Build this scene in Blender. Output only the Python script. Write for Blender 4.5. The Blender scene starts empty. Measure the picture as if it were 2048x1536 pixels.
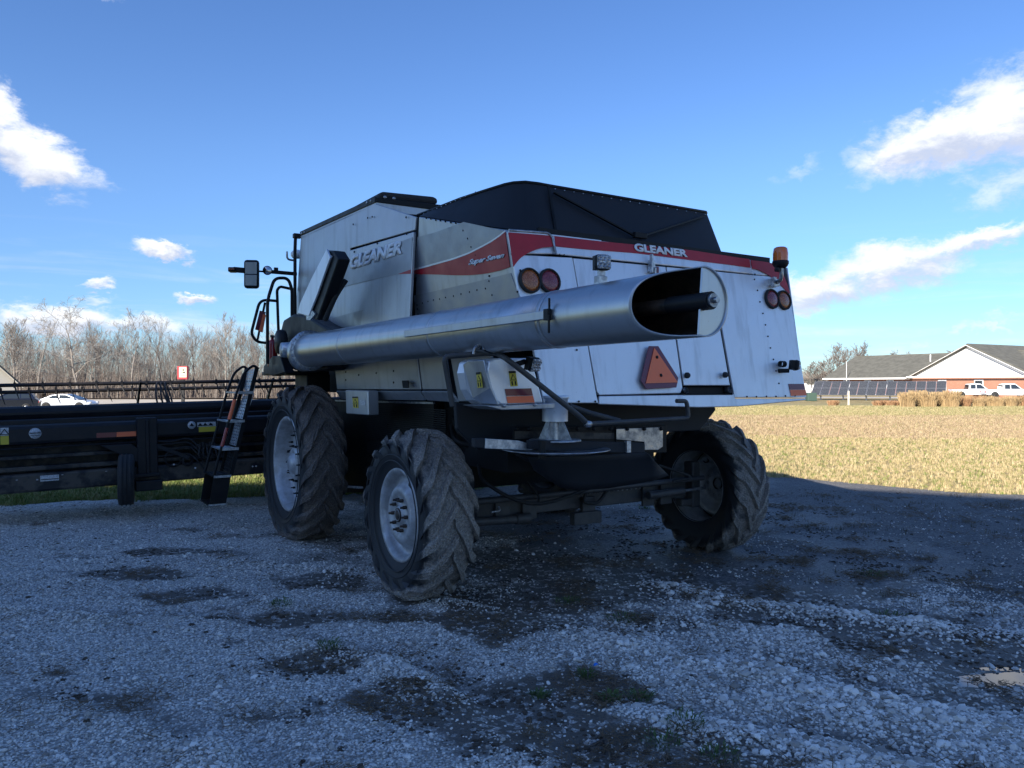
import bpy, bmesh, math, random
import numpy as np
from mathutils import Vector, Matrix
random.seed(4); RS = np.random.RandomState(7)
PI = math.pi; rad = math.radians
S = bpy.context.scene
COL = S.collection

# ------------------------------------------------------------------ camera
F_, CX, HY, H = 1540.0, 1024.0, 768.0, 1.85     # focal length in px of the 2048 px photo, horizon, eye height (m)
cam_d = bpy.data.cameras.new('camera'); cam = bpy.data.objects.new('camera', cam_d); COL.objects.link(cam)
cam.location = (0, 0, H); cam.rotation_euler = (rad(90), 0, 0)
cam_d.sensor_width = 36; cam_d.lens = F_ / 2048 * 36; cam_d.clip_start = 0.1; cam_d.clip_end = 2000
S.camera = cam
S.render.resolution_x, S.render.resolution_y = 1024, 768

# ------------------------------------------------------------------ light
SUN_EL, SUN_AZ = 27.0, 35.0       # sun stands behind the camera, to its left (azimuth from -Y towards -X)
sx, sy = -math.sin(rad(SUN_AZ)), -math.cos(rad(SUN_AZ))
sd = Vector((sx * math.cos(rad(SUN_EL)), sy * math.cos(rad(SUN_EL)), math.sin(rad(SUN_EL))))
sun_d = bpy.data.lights.new('sun', 'SUN'); sun = bpy.data.objects.new('sun', sun_d); COL.objects.link(sun)
sun_d.energy = 5.0; sun_d.angle = rad(0.53); sun_d.color = (1.0, 0.92, 0.80)
sun.rotation_euler = (-sd).to_track_quat('-Z', 'Y').to_euler(); sun.location = (-20, -30, 30)

vs = S.view_settings
vs.view_transform = 'Standard'; vs.look = 'None'; vs.gamma = 1.0; vs.exposure = 1.0
try: vs.use_curve_mapping = False
except Exception: pass

W = bpy.data.worlds.new('World'); S.world = W; W.use_nodes = True
nt = W.node_tree; nt.nodes.clear()
def N(t, typ, **kw):
    n = t.nodes.new(typ)
    for k, v in kw.items():
        setattr(n, k, v)
    return n
def math_n(t, op, a, b=None, c=None, clamp=False):
    n = t.nodes.new('ShaderNodeMath'); n.operation = op; n.use_clamp = clamp
    for i, x in enumerate((a, b, c)):
        if x is None: continue
        if isinstance(x, (int, float)): n.inputs[i].default_value = x
        else: t.links.new(x, n.inputs[i])
    return n.outputs[0]
def mixc(t, fac, a, b, mode='MIX'):
    n = t.nodes.new('ShaderNodeMix'); n.data_type = 'RGBA'; n.blend_type = mode
    for s, x in ((n.inputs[0], fac), (n.inputs[6], a), (n.inputs[7], b)):
        if isinstance(x, (int, float)): s.default_value = x
        elif isinstance(x, tuple): s.default_value = tuple(x) + ((1,) if len(x) == 3 else ())
        else: t.links.new(x, s)
    return n.outputs[2]
def maprange(t, x, a, b, c, d, smooth=True):
    n = t.nodes.new('ShaderNodeMapRange'); n.interpolation_type = 'SMOOTHSTEP' if smooth else 'LINEAR'
    t.links.new(x, n.inputs[0])
    for i, q in enumerate((a, b, c, d)): n.inputs[i + 1].default_value = q
    return n.outputs[0]
def build_world():
    sky = N(nt, 'ShaderNodeTexSky', sky_type='NISHITA', sun_disc=False)
    sky.sun_elevation = rad(SUN_EL); sky.sun_rotation = rad(180 + SUN_AZ)
    sky.air_density = 1.0; sky.dust_density = 0.25; sky.ozone_density = 2.2; sky.altitude = 150
    tc = N(nt, 'ShaderNodeTexCoord'); sep = N(nt, 'ShaderNodeSeparateXYZ'); nt.links.new(tc.outputs['Generated'], sep.inputs[0])
    az = math_n(nt, 'ARCTAN2', sep.outputs[0], sep.outputs[1])
    el = math_n(nt, 'ARCSINE', sep.outputs[2])
    cmb = N(nt, 'ShaderNodeCombineXYZ'); nt.links.new(az, cmb.inputs[0]); nt.links.new(el, cmb.inputs[1])
    def noise(scale, detail, rough, dist=0.0, vec=None):
        n = N(nt, 'ShaderNodeTexNoise'); n.inputs['Scale'].default_value = scale; n.inputs['Detail'].default_value = detail
        n.inputs['Roughness'].default_value = rough; n.inputs['Distortion'].default_value = dist
        nt.links.new(vec or cmb.outputs[0], n.inputs['Vector']); return n
    stretch = N(nt, 'ShaderNodeMapping'); stretch.inputs['Scale'].default_value = (1, 1.7, 1); nt.links.new(cmb.outputs[0], stretch.inputs[0])
    n1 = noise(15, 10, .66, .2, stretch.outputs[0])
    sub = N(nt, 'ShaderNodeVectorMath', operation='SUBTRACT'); nt.links.new(n1.outputs['Color'], sub.inputs[0]); sub.inputs[1].default_value = (.5, .5, .5)
    scl = N(nt, 'ShaderNodeVectorMath', operation='SCALE'); nt.links.new(sub.outputs[0], scl.inputs[0]); scl.inputs['Scale'].default_value = .075
    add = N(nt, 'ShaderNodeVectorMath', operation='ADD'); nt.links.new(cmb.outputs[0], add.inputs[0]); nt.links.new(scl.outputs[0], add.inputs[1])
    puff = noise(26, 8, .65, .3, stretch.outputs[0])
    # heaps of fair-weather cloud: azimuth, elevation (deg), half width, half height, tilt, strength
    C_ = [(-31.6, 14.2, 3.9, 2.0, -30, 1.0), (-33.6, 16.6, 1.9, 1.7, -50, .9), (-28.6, 13.0, 2.0, 1.1, -20, .55), (-24.2, 9.0, 2.3, .8, -6, 1.0), (-28.4, 6.5, 1.3, .45, 0, .75), (-28.8, 5.6, 1.7, .5, 0, .5),
          (-22.4, 5.85, 1.7, .5, 0, .95), (-30.5, 4.0, 4.6, 1.5, 0, .95), (-25.5, 3.6, 4.5, 1.2, -6, .75),
          (29.0, 15.4, 6.6, 2.6, 8, 1.0), (34.0, 16.4, 6.0, 4.0, 0, .9), (33, 12.5, 4, 1.8, 0, .5), (20.5, 14.5, 2.8, .8, 20, .35), (23.8, 13.0, 2.0, .6, 15, .3),
          (21.7, 6.3, 4.6, 1.5, 4, .9), (26.3, 7.7, 6.2, 2.1, 6, .9), (31.0, 8.9, 5.0, 1.2, 4, .9), (32, 11.6, 3.5, 1.2, 0, .35),
          (27.2, 3.0, 2.4, .36, 2, .35), (31.5, 3.6, 3.6, .5, 2, .45), (21.8, 3.1, 1.8, .4, 0, .3), (33.2, 4.4, 3, .5, 5, .4),
          (-28.5, 24.0, 2.0, .6, 0, .4),
          (-60, 14, 9, 3, 0, .9), (-85, 9, 10, 2.2, 5, .8), (60, 17, 9, 3, 0, .8), (85, 10, 12, 2.4, 0, .8), (130, 16, 11, 4, 0, .8), (-130, 20, 12, 4, 0, .8), (175, 12, 12, 3, 0, .8), (-50, 32, 7, 3, 20, .6), (100, 35, 9, 4, 0, .6)]
    m = None; up = None
    for a, e, w, h, r, s in C_:
        mp = N(nt, 'ShaderNodeMapping'); mp.vector_type = 'TEXTURE'
        mp.inputs['Location'].default_value = (rad(a), rad(e), 0); mp.inputs['Rotation'].default_value = (0, 0, rad(r)); mp.inputs['Scale'].default_value = (rad(w), rad(h), 1)
        nt.links.new(add.outputs[0], mp.inputs[0])
        ln = N(nt, 'ShaderNodeVectorMath', operation='LENGTH'); nt.links.new(mp.outputs[0], ln.inputs[0])
        k = maprange(nt, ln.outputs['Value'], 1.25, .25, 0, s)
        se = N(nt, 'ShaderNodeSeparateXYZ'); nt.links.new(mp.outputs[0], se.inputs[0])
        wgt = math_n(nt, 'MULTIPLY', k, se.outputs[1])
        m = k if m is None else math_n(nt, 'MAXIMUM', m, k)
        up = wgt if up is None else math_n(nt, 'ADD', up, wgt)
    # break the heaps up with finer noise
    tex = maprange(nt, puff.outputs[0], .30, .62, .0, 1.0)
    body = math_n(nt, 'MULTIPLY', m, 2.0)
    body = math_n(nt, 'ADD', body, math_n(nt, 'MULTIPLY', tex, .55))
    body = math_n(nt, 'SUBTRACT', body, .75)
    dens = math_n(nt, 'MULTIPLY', maprange(nt, body, -.05, 1.55, 0, .96), maprange(nt, m, 0, .25, 0, 1), clamp=True)
    # thin high haze near the horizon
    st = N(nt, 'ShaderNodeMapping'); st.inputs['Scale'].default_value = (1.5, 16, 1); nt.links.new(cmb.outputs[0], st.inputs[0])
    wisp = noise(3.0, 6, .55, .6, st.outputs[0])
    hz = math_n(nt, 'MULTIPLY', maprange(nt, wisp.outputs[0], .48, .75, 0, .5), maprange(nt, el, rad(12), rad(2), 0, 1))
    dens = math_n(nt, 'MAXIMUM', dens, hz)
    shade = maprange(nt, math_n(nt, 'ADD', up, math_n(nt, 'MULTIPLY', math_n(nt, 'SUBTRACT', puff.outputs[0], .5), 1.6)), -.55, .35, 0, 1)
    cloudcol = mixc(nt, shade, (3.3, 3.6, 4.4), (5.6, 5.7, 5.9))
    # colour of the clear sky: a little purer blue, as the phone rendered it
    hsv = N(nt, 'ShaderNodeHueSaturation'); hsv.inputs['Saturation'].default_value = 1.16; hsv.inputs['Hue'].default_value = .508; nt.links.new(sky.outputs[0], hsv.inputs['Color'])
    tint = mixc(nt, 1.0, hsv.outputs[0], (.76, .865, 1.0), 'MULTIPLY')
    low = maprange(nt, el, rad(-1), rad(17), 1, 0)
    tint = mixc(nt, low, tint, mixc(nt, 1.0, tint, (.52, .66, .85), 'MULTIPLY'))
    col = mixc(nt, dens, tint, cloudcol)
    bg = N(nt, 'ShaderNodeBackground'); bg.inputs[1].default_value = 0.10; nt.links.new(col, bg.inputs[0])
    out = N(nt, 'ShaderNodeOutputWorld'); nt.links.new(bg.outputs[0], out.inputs[0])
build_world()

# ------------------------------------------------------------------ places
TH = rad(32.4)                       # the combine's long axis is turned 32.4 degrees left of the view axis
ORG = (-.77, 6.8)                    # its local origin: the contact point of the near rear wheel
cT, sT = math.cos(TH), math.sin(TH)
def loc2w(u, v, z): return Vector((ORG[0] + u * cT - v * sT, ORG[1] + u * sT + v * cT, z))
def w2loc(x, y, z):
    dx, dy = x - ORG[0], y - ORG[1]
    return Vector((dx * cT + dy * sT, -dx * sT + dy * cT, z))
CL = w2loc(0, 0, H)
def rayl(px, py):
    d = ((px - CX) / F_, 1.0, -(py - HY) / F_)
    return Vector((d[0] * cT + d[1] * sT, -d[0] * sT + d[1] * cT, d[2]))
def P(px, py, u=None, v=None, z=None):            # a point of the combine, measured on a plane of the combine
    d = rayl(px, py)
    if u is not None: t = (u - CL[0]) / d[0]
    elif v is not None: t = (v - CL[1]) / d[1]
    else: t = (z - CL[2]) / d[2]
    return CL + d * t
def PL(px, py, p0, n):
    d = rayl(px, py); return CL + d * ((p0 - CL).dot(n) / d.dot(n))
KR = .16
R_P0 = Vector((0, -1.18, 3.02)); R_N = Vector((0, 1, -KR)).normalized()      # plane of the rear hood, leaning
def R(px, py, off=0.0): return PL(px, py, R_P0, R_N) - R_N * off
def SU(px, py, off=0.0, u=.1):
    p = P(px, py, u=u); return p - Vector((off, 0, 0))
A1, A2, A3 = Vector((.1, .381, 3.416)), Vector((.118, -1.181, 3.016)), R(1040, 595)
S2_N = (A2 - A1).cross(A3 - A1).normalized()
if S2_N.x > 0: S2_N = -S2_N
def S2(px, py, off=0.0): return PL(px, py, A1, S2_N) + S2_N * off
def WZ(px, py, Z): return Vector(((px - CX) / F_ * Z, Z, H - (py - HY) / F_ * Z))
def WG(px, py): return WZ(px, py, H * F_ / (py - HY))

# ------------------------------------------------------------------ materials
def mat(name, base=(.5, .5, .5), rough=.5, metal=0.0, noise=None, bump=None, spec=.5, coat=0.0, rv=.10, streak=0.0):
    """noise: (scale, other colour, amount, contrast) ; bump: (scale, strength, distance)"""
    m = bpy.data.materials.new(name); m.use_nodes = True; t = m.node_tree; b = t.nodes['Principled BSDF']
    b.inputs['Base Color'].default_value = tuple(base) + (1,); b.inputs['Roughness'].default_value = rough; b.inputs['Metallic'].default_value = metal
    b.inputs['Specular IOR Level'].default_value = spec
    if coat: b.inputs['Coat Weight'].default_value = coat; b.inputs['Coat Roughness'].default_value = .08
    tc = N(t, 'ShaderNodeTexCoord')
    if noise:
        n = N(t, 'ShaderNodeTexNoise'); n.inputs['Scale'].default_value = noise[0]; n.inputs['Detail'].default_value = 7; n.inputs['Roughness'].default_value = .65
        t.links.new(tc.outputs['Object'], n.inputs['Vector'])
        f = maprange(t, n.outputs[0], .5 - noise[3], .5 + noise[3], 0, noise[2])
        t.links.new(mixc(t, f, tuple(base), tuple(noise[1])), b.inputs['Base Color'])
        t.links.new(maprange(t, n.outputs[0], .25, .75, max(rough - rv * .7, .03), min(rough + rv, 1)), b.inputs['Roughness'])
    if streak:
        mp = N(t, 'ShaderNodeMapping'); mp.inputs['Scale'].default_value = (11, 11, 1.0); t.links.new(tc.outputs['Object'], mp.inputs[0])
        sn = N(t, 'ShaderNodeTexNoise'); sn.inputs['Scale'].default_value = 1.0; sn.inputs['Detail'].default_value = 6; sn.inputs['Roughness'].default_value = .6; t.links.new(mp.outputs[0], sn.inputs['Vector'])
        n3 = N(t, 'ShaderNodeTexNoise'); n3.inputs['Scale'].default_value = 45; n3.inputs['Detail'].default_value = 4; t.links.new(tc.outputs['Object'], n3.inputs['Vector'])
        dirt_f = math_n(t, 'MAXIMUM', maprange(t, sn.outputs[0], .48, .72, 0, streak), maprange(t, n3.outputs[0], .66, .74, 0, streak * .8))
        old = b.inputs['Base Color'].links[0].from_socket; t.links.new(mixc(t, dirt_f, old, (.16, .145, .125)), b.inputs['Base Color'])
        t.links.new(maprange(t, dirt_f, 0, 1, metal, metal * .2), b.inputs['Metallic'])
    if bump:
        n = N(t, 'ShaderNodeTexNoise'); n.inputs['Scale'].default_value = bump[0]; n.inputs['Detail'].default_value = 5
        t.links.new(tc.outputs['Object'], n.inputs['Vector'])
        bp = N(t, 'ShaderNodeBump'); bp.inputs['Strength'].default_value = bump[1]; bp.inputs['Distance'].default_value = bump[2]
        t.links.new(n.outputs[0], bp.inputs['Height']); t.links.new(bp.outputs[0], b.inputs['Normal'])
    return m
M = {}
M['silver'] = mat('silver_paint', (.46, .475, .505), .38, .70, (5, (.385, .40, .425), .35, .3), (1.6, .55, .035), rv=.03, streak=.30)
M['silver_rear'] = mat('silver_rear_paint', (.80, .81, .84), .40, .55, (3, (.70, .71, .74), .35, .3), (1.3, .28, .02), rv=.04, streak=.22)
M['tube'] = mat('tube_silver', (.52, .53, .54), .31, .82, (4, (.42, .425, .43), .4, .35), (1.5, .14, .01), rv=.035, streak=.25)
M['grey_band'] = mat('grey_decal', (.34, .35, .37), .36, .45, (6, (.28, .29, .30), .5, .3), (1.6, .4, .03))
M['red'] = mat('red_decal', (.50, .012, .022), .38, .0, (5, (.27, .012, .02), .5, .3), (1.6, .3, .02))
M['white'] = mat('white_decal', (.80, .80, .80), .35)
M['pale'] = mat('pale_decal', (.75, .76, .78), .35, .3)
M['black'] = mat('black_paint', (.009, .010, .012), .42, 0, (6, (.022, .022, .022), .6, .2), (5, .1, .01), spec=.18)
M['black_sheet'] = mat('black_sheet', (.014, .016, .020), .6, 0, (2.5, (.022, .024, .03), .8, .2), (1.2, .25, .02), spec=.3)
M['axle'] = mat('dusty_black_steel', (.045, .045, .048), .55, .2, (7, (.10, .095, .088), .7, .2), (12, .2, .01))
M['void'] = mat('recess_shade', (.008, .008, .009), .8, 0, (5, (.022, .019, .016), .8, .15), (9, .4, .02))  # near-black painted for the shade in gaps, openings and under the body
M['header'] = mat('header_black', (.010, .012, .017), .42, 0, (3, (.035, .03, .028), .55, .16), (3, .2, .02), spec=.28)
M['worn'] = mat('worn_black_sheet', (.015, .016, .02), .5, 0, (4.5, (.10, .085, .07), .85, .09), (6, .3, .01), spec=.3)
M['bare'] = mat('bare_steel', (.5, .51, .53), .33, .85, (12, (.12, .12, .13), .8, .15), (20, .15, .005))
M['galv'] = mat('galvanised_steel', (.58, .60, .62), .42, .8, (25, (.25, .26, .28), .7, .12))
M['rim'] = mat('rim_silver', (.50, .51, .53), .48, .35, (9, (.24, .22, .20), .6, .16), (8, .1, .01))
M['orange'] = mat('fluorescent_orange', (1.0, .20, .075), .45)
M['darkred'] = mat('reflector_red', (.16, .012, .03), .3, coat=.4)
M['redlamp'] = mat('red_lens', (.17, .02, .03), .22, 0, (90, (.30, .05, .06), .8, .1), (120, .5, .004), coat=.5)
M['amberlamp'] = mat('amber_lens', (.26, .06, .015), .22, 0, (90, (.50, .16, .04), .8, .1), (120, .5, .004), coat=.5)
M['amber'] = mat('amber_beacon', (.75, .17, .03), .15, 0, coat=.6)
M['rubber'] = mat('black_rubber', (.015, .015, .016), .75, 0, (20, (.04, .038, .035), .6, .15))
M['lampglass'] = mat('lamp_glass', (.55, .57, .60), .12, .6, (60, (.15, .15, .16), .9, .05), (70, .8, .01))
M['yellow'] = mat('warning_yellow', (.62, .48, .04), .45)
M['label_white'] = mat('label_white', (.62, .63, .63), .45, 0, (70, (.35, .35, .36), .8, .06))
M['mirror'] = mat('mirror_glass', (.38, .40, .42), .02, 1)
M['extinguisher'] = mat('extinguisher_red', (.30, .012, .015), .25, coat=.5)
M['brass'] = mat('dark_brown', (.022, .017, .014), .5, .1, (14, (.09, .055, .035), .6, .1), (40, .5, .006))  # dark brown with lighter brown mottling
# ------------------------------------------------------------------ mesh building
class MB:
    def __init__(s): s.v = []; s.f = []; s.sm = []
    def add(s, vs_, fs, smooth=False):
        o = len(s.v); s.v += [tuple(x) for x in vs_]; s.f += [tuple(i + o for i in f) for f in fs]; s.sm += [smooth] * len(fs)
        return s
    def box(s, c, d, rz=0, mtx=None):
        c = Vector(c); pts = []
        for k in range(8):
            q = Vector(((k & 1) - .5, ((k >> 1) & 1) - .5, (k >> 2) - .5)); q = Vector((q.x * d[0], q.y * d[1], q.z * d[2]))
            if mtx is not None: q = mtx @ q
            if rz: q = Matrix.Rotation(rz, 3, 'Z') @ q
            pts.append(c + q)
        return s.add(pts, [(0, 2, 3, 1), (4, 5, 7, 6), (0, 1, 5, 4), (2, 6, 7, 3), (0, 4, 6, 2), (1, 3, 7, 5)])
    def bar(s, a, b, w, h, up=(0, 0, 1)):
        a = Vector(a); b = Vector(b); d = (b - a); L_ = d.length; d.normalize(); up = Vector(up)
        x = d.cross(up)
        if x.length < 1e-4: x = d.cross(Vector((1, 0, 0)))
        x.normalize(); y = x.cross(d)
        m = Matrix((x, d, y)).transposed()
        return s.box((a + b) / 2, (w, L_, h), mtx=m)
    def tube(s, pts, r, n=10, caps=True, radii=None, smooth=True):
        pts = [Vector(p) for p in pts]; rings = []; prev = None
        for i, p in enumerate(pts):
            d = (pts[min(i + 1, len(pts) - 1)] - pts[max(i - 1, 0)]).normalized()
            if prev is None:
                x = d.cross(Vector((0, 0, 1)))
                if x.length < 1e-3: x = d.cross(Vector((1, 0, 0)))
            else: x = prev - d * prev.dot(d)
            x.normalize(); y = d.cross(x); prev = x
            rr = radii[i] if radii else r
            rings.append([p + x * math.cos(2 * PI * k / n) * rr + y * math.sin(2 * PI * k / n) * rr for k in range(n)])
        vs_ = [q for r_ in rings for q in r_]; fs = []
        for i in range(len(pts) - 1):
            for k in range(n): fs.append((i * n + k, i * n + (k + 1) % n, (i + 1) * n + (k + 1) % n, (i + 1) * n + k))
        s.add(vs_, fs, smooth)
        if caps:
            s.add(rings[0], [tuple(range(n))[::-1]]); s.add(rings[-1], [tuple(range(n))])
        return s
    def lathe(s, prof, n=32, c=(0, 0, 0), axis='Z', smooth=True, mtx=None):
        """prof: list of (radius, height along the axis)"""
        vs_ = []
        for r, h in prof:
            for k in range(n):
                a = 2 * PI * k / n
                if axis == 'Z': q = Vector((r * math.cos(a), r * math.sin(a), h))
                elif axis == 'X': q = Vector((h, r * math.cos(a), r * math.sin(a)))
                else: q = Vector((r * math.sin(a), h, r * math.cos(a)))
                if mtx is not None: q = mtx @ q
                vs_.append(q + Vector(c))
        fs = []
        for i in range(len(prof) - 1):
            for k in range(n): fs.append((i * n + k, i * n + (k + 1) % n, (i + 1) * n + (k + 1) % n, (i + 1) * n + k))
        s.add(vs_, fs, smooth); return s
    def plate(s, pts, th, n=None):
        pts = [Vector(p) for p in pts]
        if n is None:
            n = Vector((0, 0, 0))
            for i in range(len(pts)):
                a, b = pts[i], pts[(i + 1) % len(pts)]
                n += Vector(((a.y - b.y) * (a.z + b.z), (a.z - b.z) * (a.x + b.x), (a.x - b.x) * (a.y + b.y)))
            n.normalize()
        k = len(pts); back = [p - n * th for p in pts]
        fs = [tuple(range(k)), tuple(range(2 * k - 1, k - 1, -1))] + [(i, i + k, (i + 1) % k + k, (i + 1) % k) for i in range(k)]
        return s.add(pts + back, fs)
    def build(s, name, m, parent=None, bevel=0, loc=None, smooth=None, sub=0):
        me = bpy.data.meshes.new(name); me.from_pydata(s.v, [], s.f)
        me.polygons.foreach_set('use_smooth', s.sm if smooth is None else [smooth] * len(s.f))
        bm = bmesh.new(); bm.from_mesh(me); bmesh.ops.recalc_face_normals(bm, faces=bm.faces); bm.to_mesh(me); bm.free()
        me.materials.append(M[m] if isinstance(m, str) else m)
        o = bpy.data.objects.new(name, me); COL.objects.link(o)
        if loc is not None: o.location = loc
        if parent is not None: o.parent = parent
        if sub:
            md = o.modifiers.new('sub', 'SUBSURF'); md.levels = md.render_levels = sub
        if bevel:
            md = o.modifiers.new('bevel', 'BEVEL'); md.width = bevel; md.segments = 2; md.limit_method = 'ANGLE'; md.angle_limit = rad(40)
        return o
def tag(o, label=None, cat=None, group=None, kind=None):
    for k, v in (('label', label), ('category', cat), ('group', group), ('kind', kind)):
        if v: o[k] = v
    return o
def empty(name, loc, rz=0):
    o = bpy.data.objects.new(name, None); COL.objects.link(o); o.location = loc; o.rotation_euler = (0, 0, rz); o.empty_display_size = .2
    return o
def kids(o): return [c for c in bpy.data.objects if c.parent == o]
def copy_tree(o, parent=None):
    c = o.copy(); COL.objects.link(c)
    if parent is not None: c.parent = parent
    for ch in kids(o): copy_tree(ch, c)
    return c
def smooth_path(pts, n=8):
    pts = [Vector(p) for p in pts]; q = [pts[0]] + pts + [pts[-1]]; out = []
    for i in range(1, len(q) - 2):
        a, b, c, d = q[i - 1], q[i], q[i + 1], q[i + 2]
        for k in range(n):
            t = k / n
            out.append(.5 * ((2 * b) + (c - a) * t + (2 * a - 5 * b + 4 * c - d) * t * t + (3 * b - a - 3 * c + d) * t ** 3))
    out.append(pts[-1]); return out
def round_path(pts, r=.08, n=5):
    """straight runs with rounded corners, like bent tube"""
    pts = [Vector(p) for p in pts]; out = [pts[0]]
    for i in range(1, len(pts) - 1):
        a, b, c = pts[i - 1], pts[i], pts[i + 1]
        ra = min(r, (a - b).length * .45, (c - b).length * .45)
        p, q = b + (a - b).normalized() * ra, b + (c - b).normalized() * ra
        for k in range(n + 1):
            t = k / n; out.append(p * (1 - t) ** 2 + b * 2 * t * (1 - t) + q * t * t)
    out.append(pts[-1]); return out
def text_on(txt, bl, br, tr, tl, m, parent, name='lettering', bold=.02, th=.003, shear=0.0, space=1.0):
    cu = bpy.data.curves.new('t', 'FONT'); cu.body = txt; cu.size = 1; cu.offset = bold; cu.shear = shear; cu.space_character = space; cu.resolution_u = 4
    o = bpy.data.objects.new('t', cu); COL.objects.link(o)
    dg = bpy.context.evaluated_depsgraph_get(); me = bpy.data.meshes.new_from_object(o.evaluated_get(dg)); bpy.data.objects.remove(o)
    v = np.array([x.co[:2] for x in me.vertices]); mn, mx = v.min(0), v.max(0)
    bl, br, tr, tl = map(Vector, (bl, br, tr, tl)); n = (br - bl).cross(tl - bl).normalized()
    for x in me.vertices:
        a = (x.co.x - mn[0]) / (mx[0] - mn[0]); b = (x.co.y - mn[1]) / (mx[1] - mn[1])
        x.co = (bl * (1 - a) + br * a) * (1 - b) + (tl * (1 - a) + tr * a) * b
    me.materials.clear(); me.materials.append(M[m]); me.name = name
    q = bpy.data.objects.new(name, me); COL.objects.link(q); q.parent = parent
    md = q.modifiers.new('thick', 'SOLIDIFY'); md.thickness = th; md.offset = 0
    return q
#BODY
# =================================================================== GROUND
def vnoise(x, y, cell, seed):
    r = np.random.RandomState(seed); g = r.rand(256, 256)
    X = x / cell + 1000.37; Y = y / cell + 1000.71; i = np.floor(X).astype(int); j = np.floor(Y).astype(int); fx = X - i; fy = Y - j
    fx = fx * fx * (3 - 2 * fx); fy = fy * fy * (3 - 2 * fy)
    a = g[i % 256, j % 256]; b = g[(i + 1) % 256, j % 256]; c = g[i % 256, (j + 1) % 256]; d = g[(i + 1) % 256, (j + 1) % 256]
    return (a * (1 - fx) + b * fx) * (1 - fy) + (c * (1 - fx) + d * fx) * fy
def fbm(x, y, cell, seed, o=4):
    s = 0; a = .5; t = 0
    for k in range(o): s = s + a * vnoise(x, y, cell / 2 ** k, seed + k); t += a; a *= .5
    return s / t
def sstep(a, b, x):
    t = np.clip((x - a) / (b - a), 0, 1); return t * t * (3 - 2 * t)
def edge_z(x):       # far edge of the gravel lot
    e = np.interp(x, [-40, -14, -7.7, -6.1, -4.4, -2, 1, 3.5, 4.8, 5.6, 6.6, 8.2, 10, 14, 30], [9, 10.8, 11.5, 12.1, 12.5, 13.2, 14.2, 15.2, 15.6, 15.2, 14.2, 12.9, 12.2, 11, 9])
    return e + (fbm(x, x * 0 + 3, 1.3, 50, 5) - .5) * 1.1
def seg_dist(x, y, pts):
    best = np.full(np.shape(x), 1e9); side = np.zeros(np.shape(x))
    for (x0, y0), (x1, y1) in zip(pts[:-1], pts[1:]):
        dx, dy = x1 - x0, y1 - y0; L2 = dx * dx + dy * dy; t = np.clip(((x - x0) * dx + (y - y0) * dy) / L2, 0, 1)
        px, py = x0 + t * dx, y0 + t * dy; d = np.hypot(x - px, y - py); s = np.sign((x - x0) * dy - (y - y0) * dx)
        side = np.where(d < best, s, side); best = np.minimum(best, d)
    return best, side
RIDGES = [([(-5.5, 6.9), (-4.0, 6.15), (-2.6, 5.9), (-1.65, 5.45), (-.9, 4.95), (-.35, 4.4), (0.0, 3.95), (.35, 3.4)], .045, .16),
          ([(-6, 5.6), (-3.2, 4.6), (-2.0, 4.15), (-1.4, 3.75), (-.9, 3.3)], .04, .14),
          ([(-.6, 6.6), (.2, 6.1), (.9, 5.4), (1.5, 4.8), (2.2, 4.3), (3.0, 3.9)], .028, .18),
          ([(1.3, 6.9), (2.2, 6.2), (3.4, 5.6), (5.0, 5.2)], .03, .22),
          ([(.3, 4.5), (1.1, 4.0), (1.9, 3.6)], .025, .15), ([(-3.5, 8.2), (-1.5, 7.6), (-.2, 6.9)], .012, .25)]
def PXY(px, py): p = WG(px, py); return p.x, p.y
MUD = [(700, 1165, .8, .3), (820, 1240, .8, .3), (1180, 1120, 2.1, .8), (1250, 1050, 2.2, .7), (1420, 1180, 1.6, .55), (1650, 1240, 1.5, .45), (1850, 1290, 1.2, .5), (1950, 1350, .9, .45), (1200, 1480, .8, .22), (1550, 1500, .8, .22), (900, 1410, .7, .3), (640, 1330, .5, .2), (400, 1190, .5, .16),
       (250, 1150, .7, .16), (640, 1075, .8, .22), (1020, 1200, 1.0, .5), (1450, 1520, .6, .2), (1120, 1375, .7, .25), (1280, 1370, .5, .2), (1000, 1250, .8, .3), (1750, 1130, 1.2, .4), (350, 1105, .7, .14), (600, 1240, .5, .12)]
MUDW = [(*PXY(a, b), c, d) for a, b, c, d in MUD]
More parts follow.
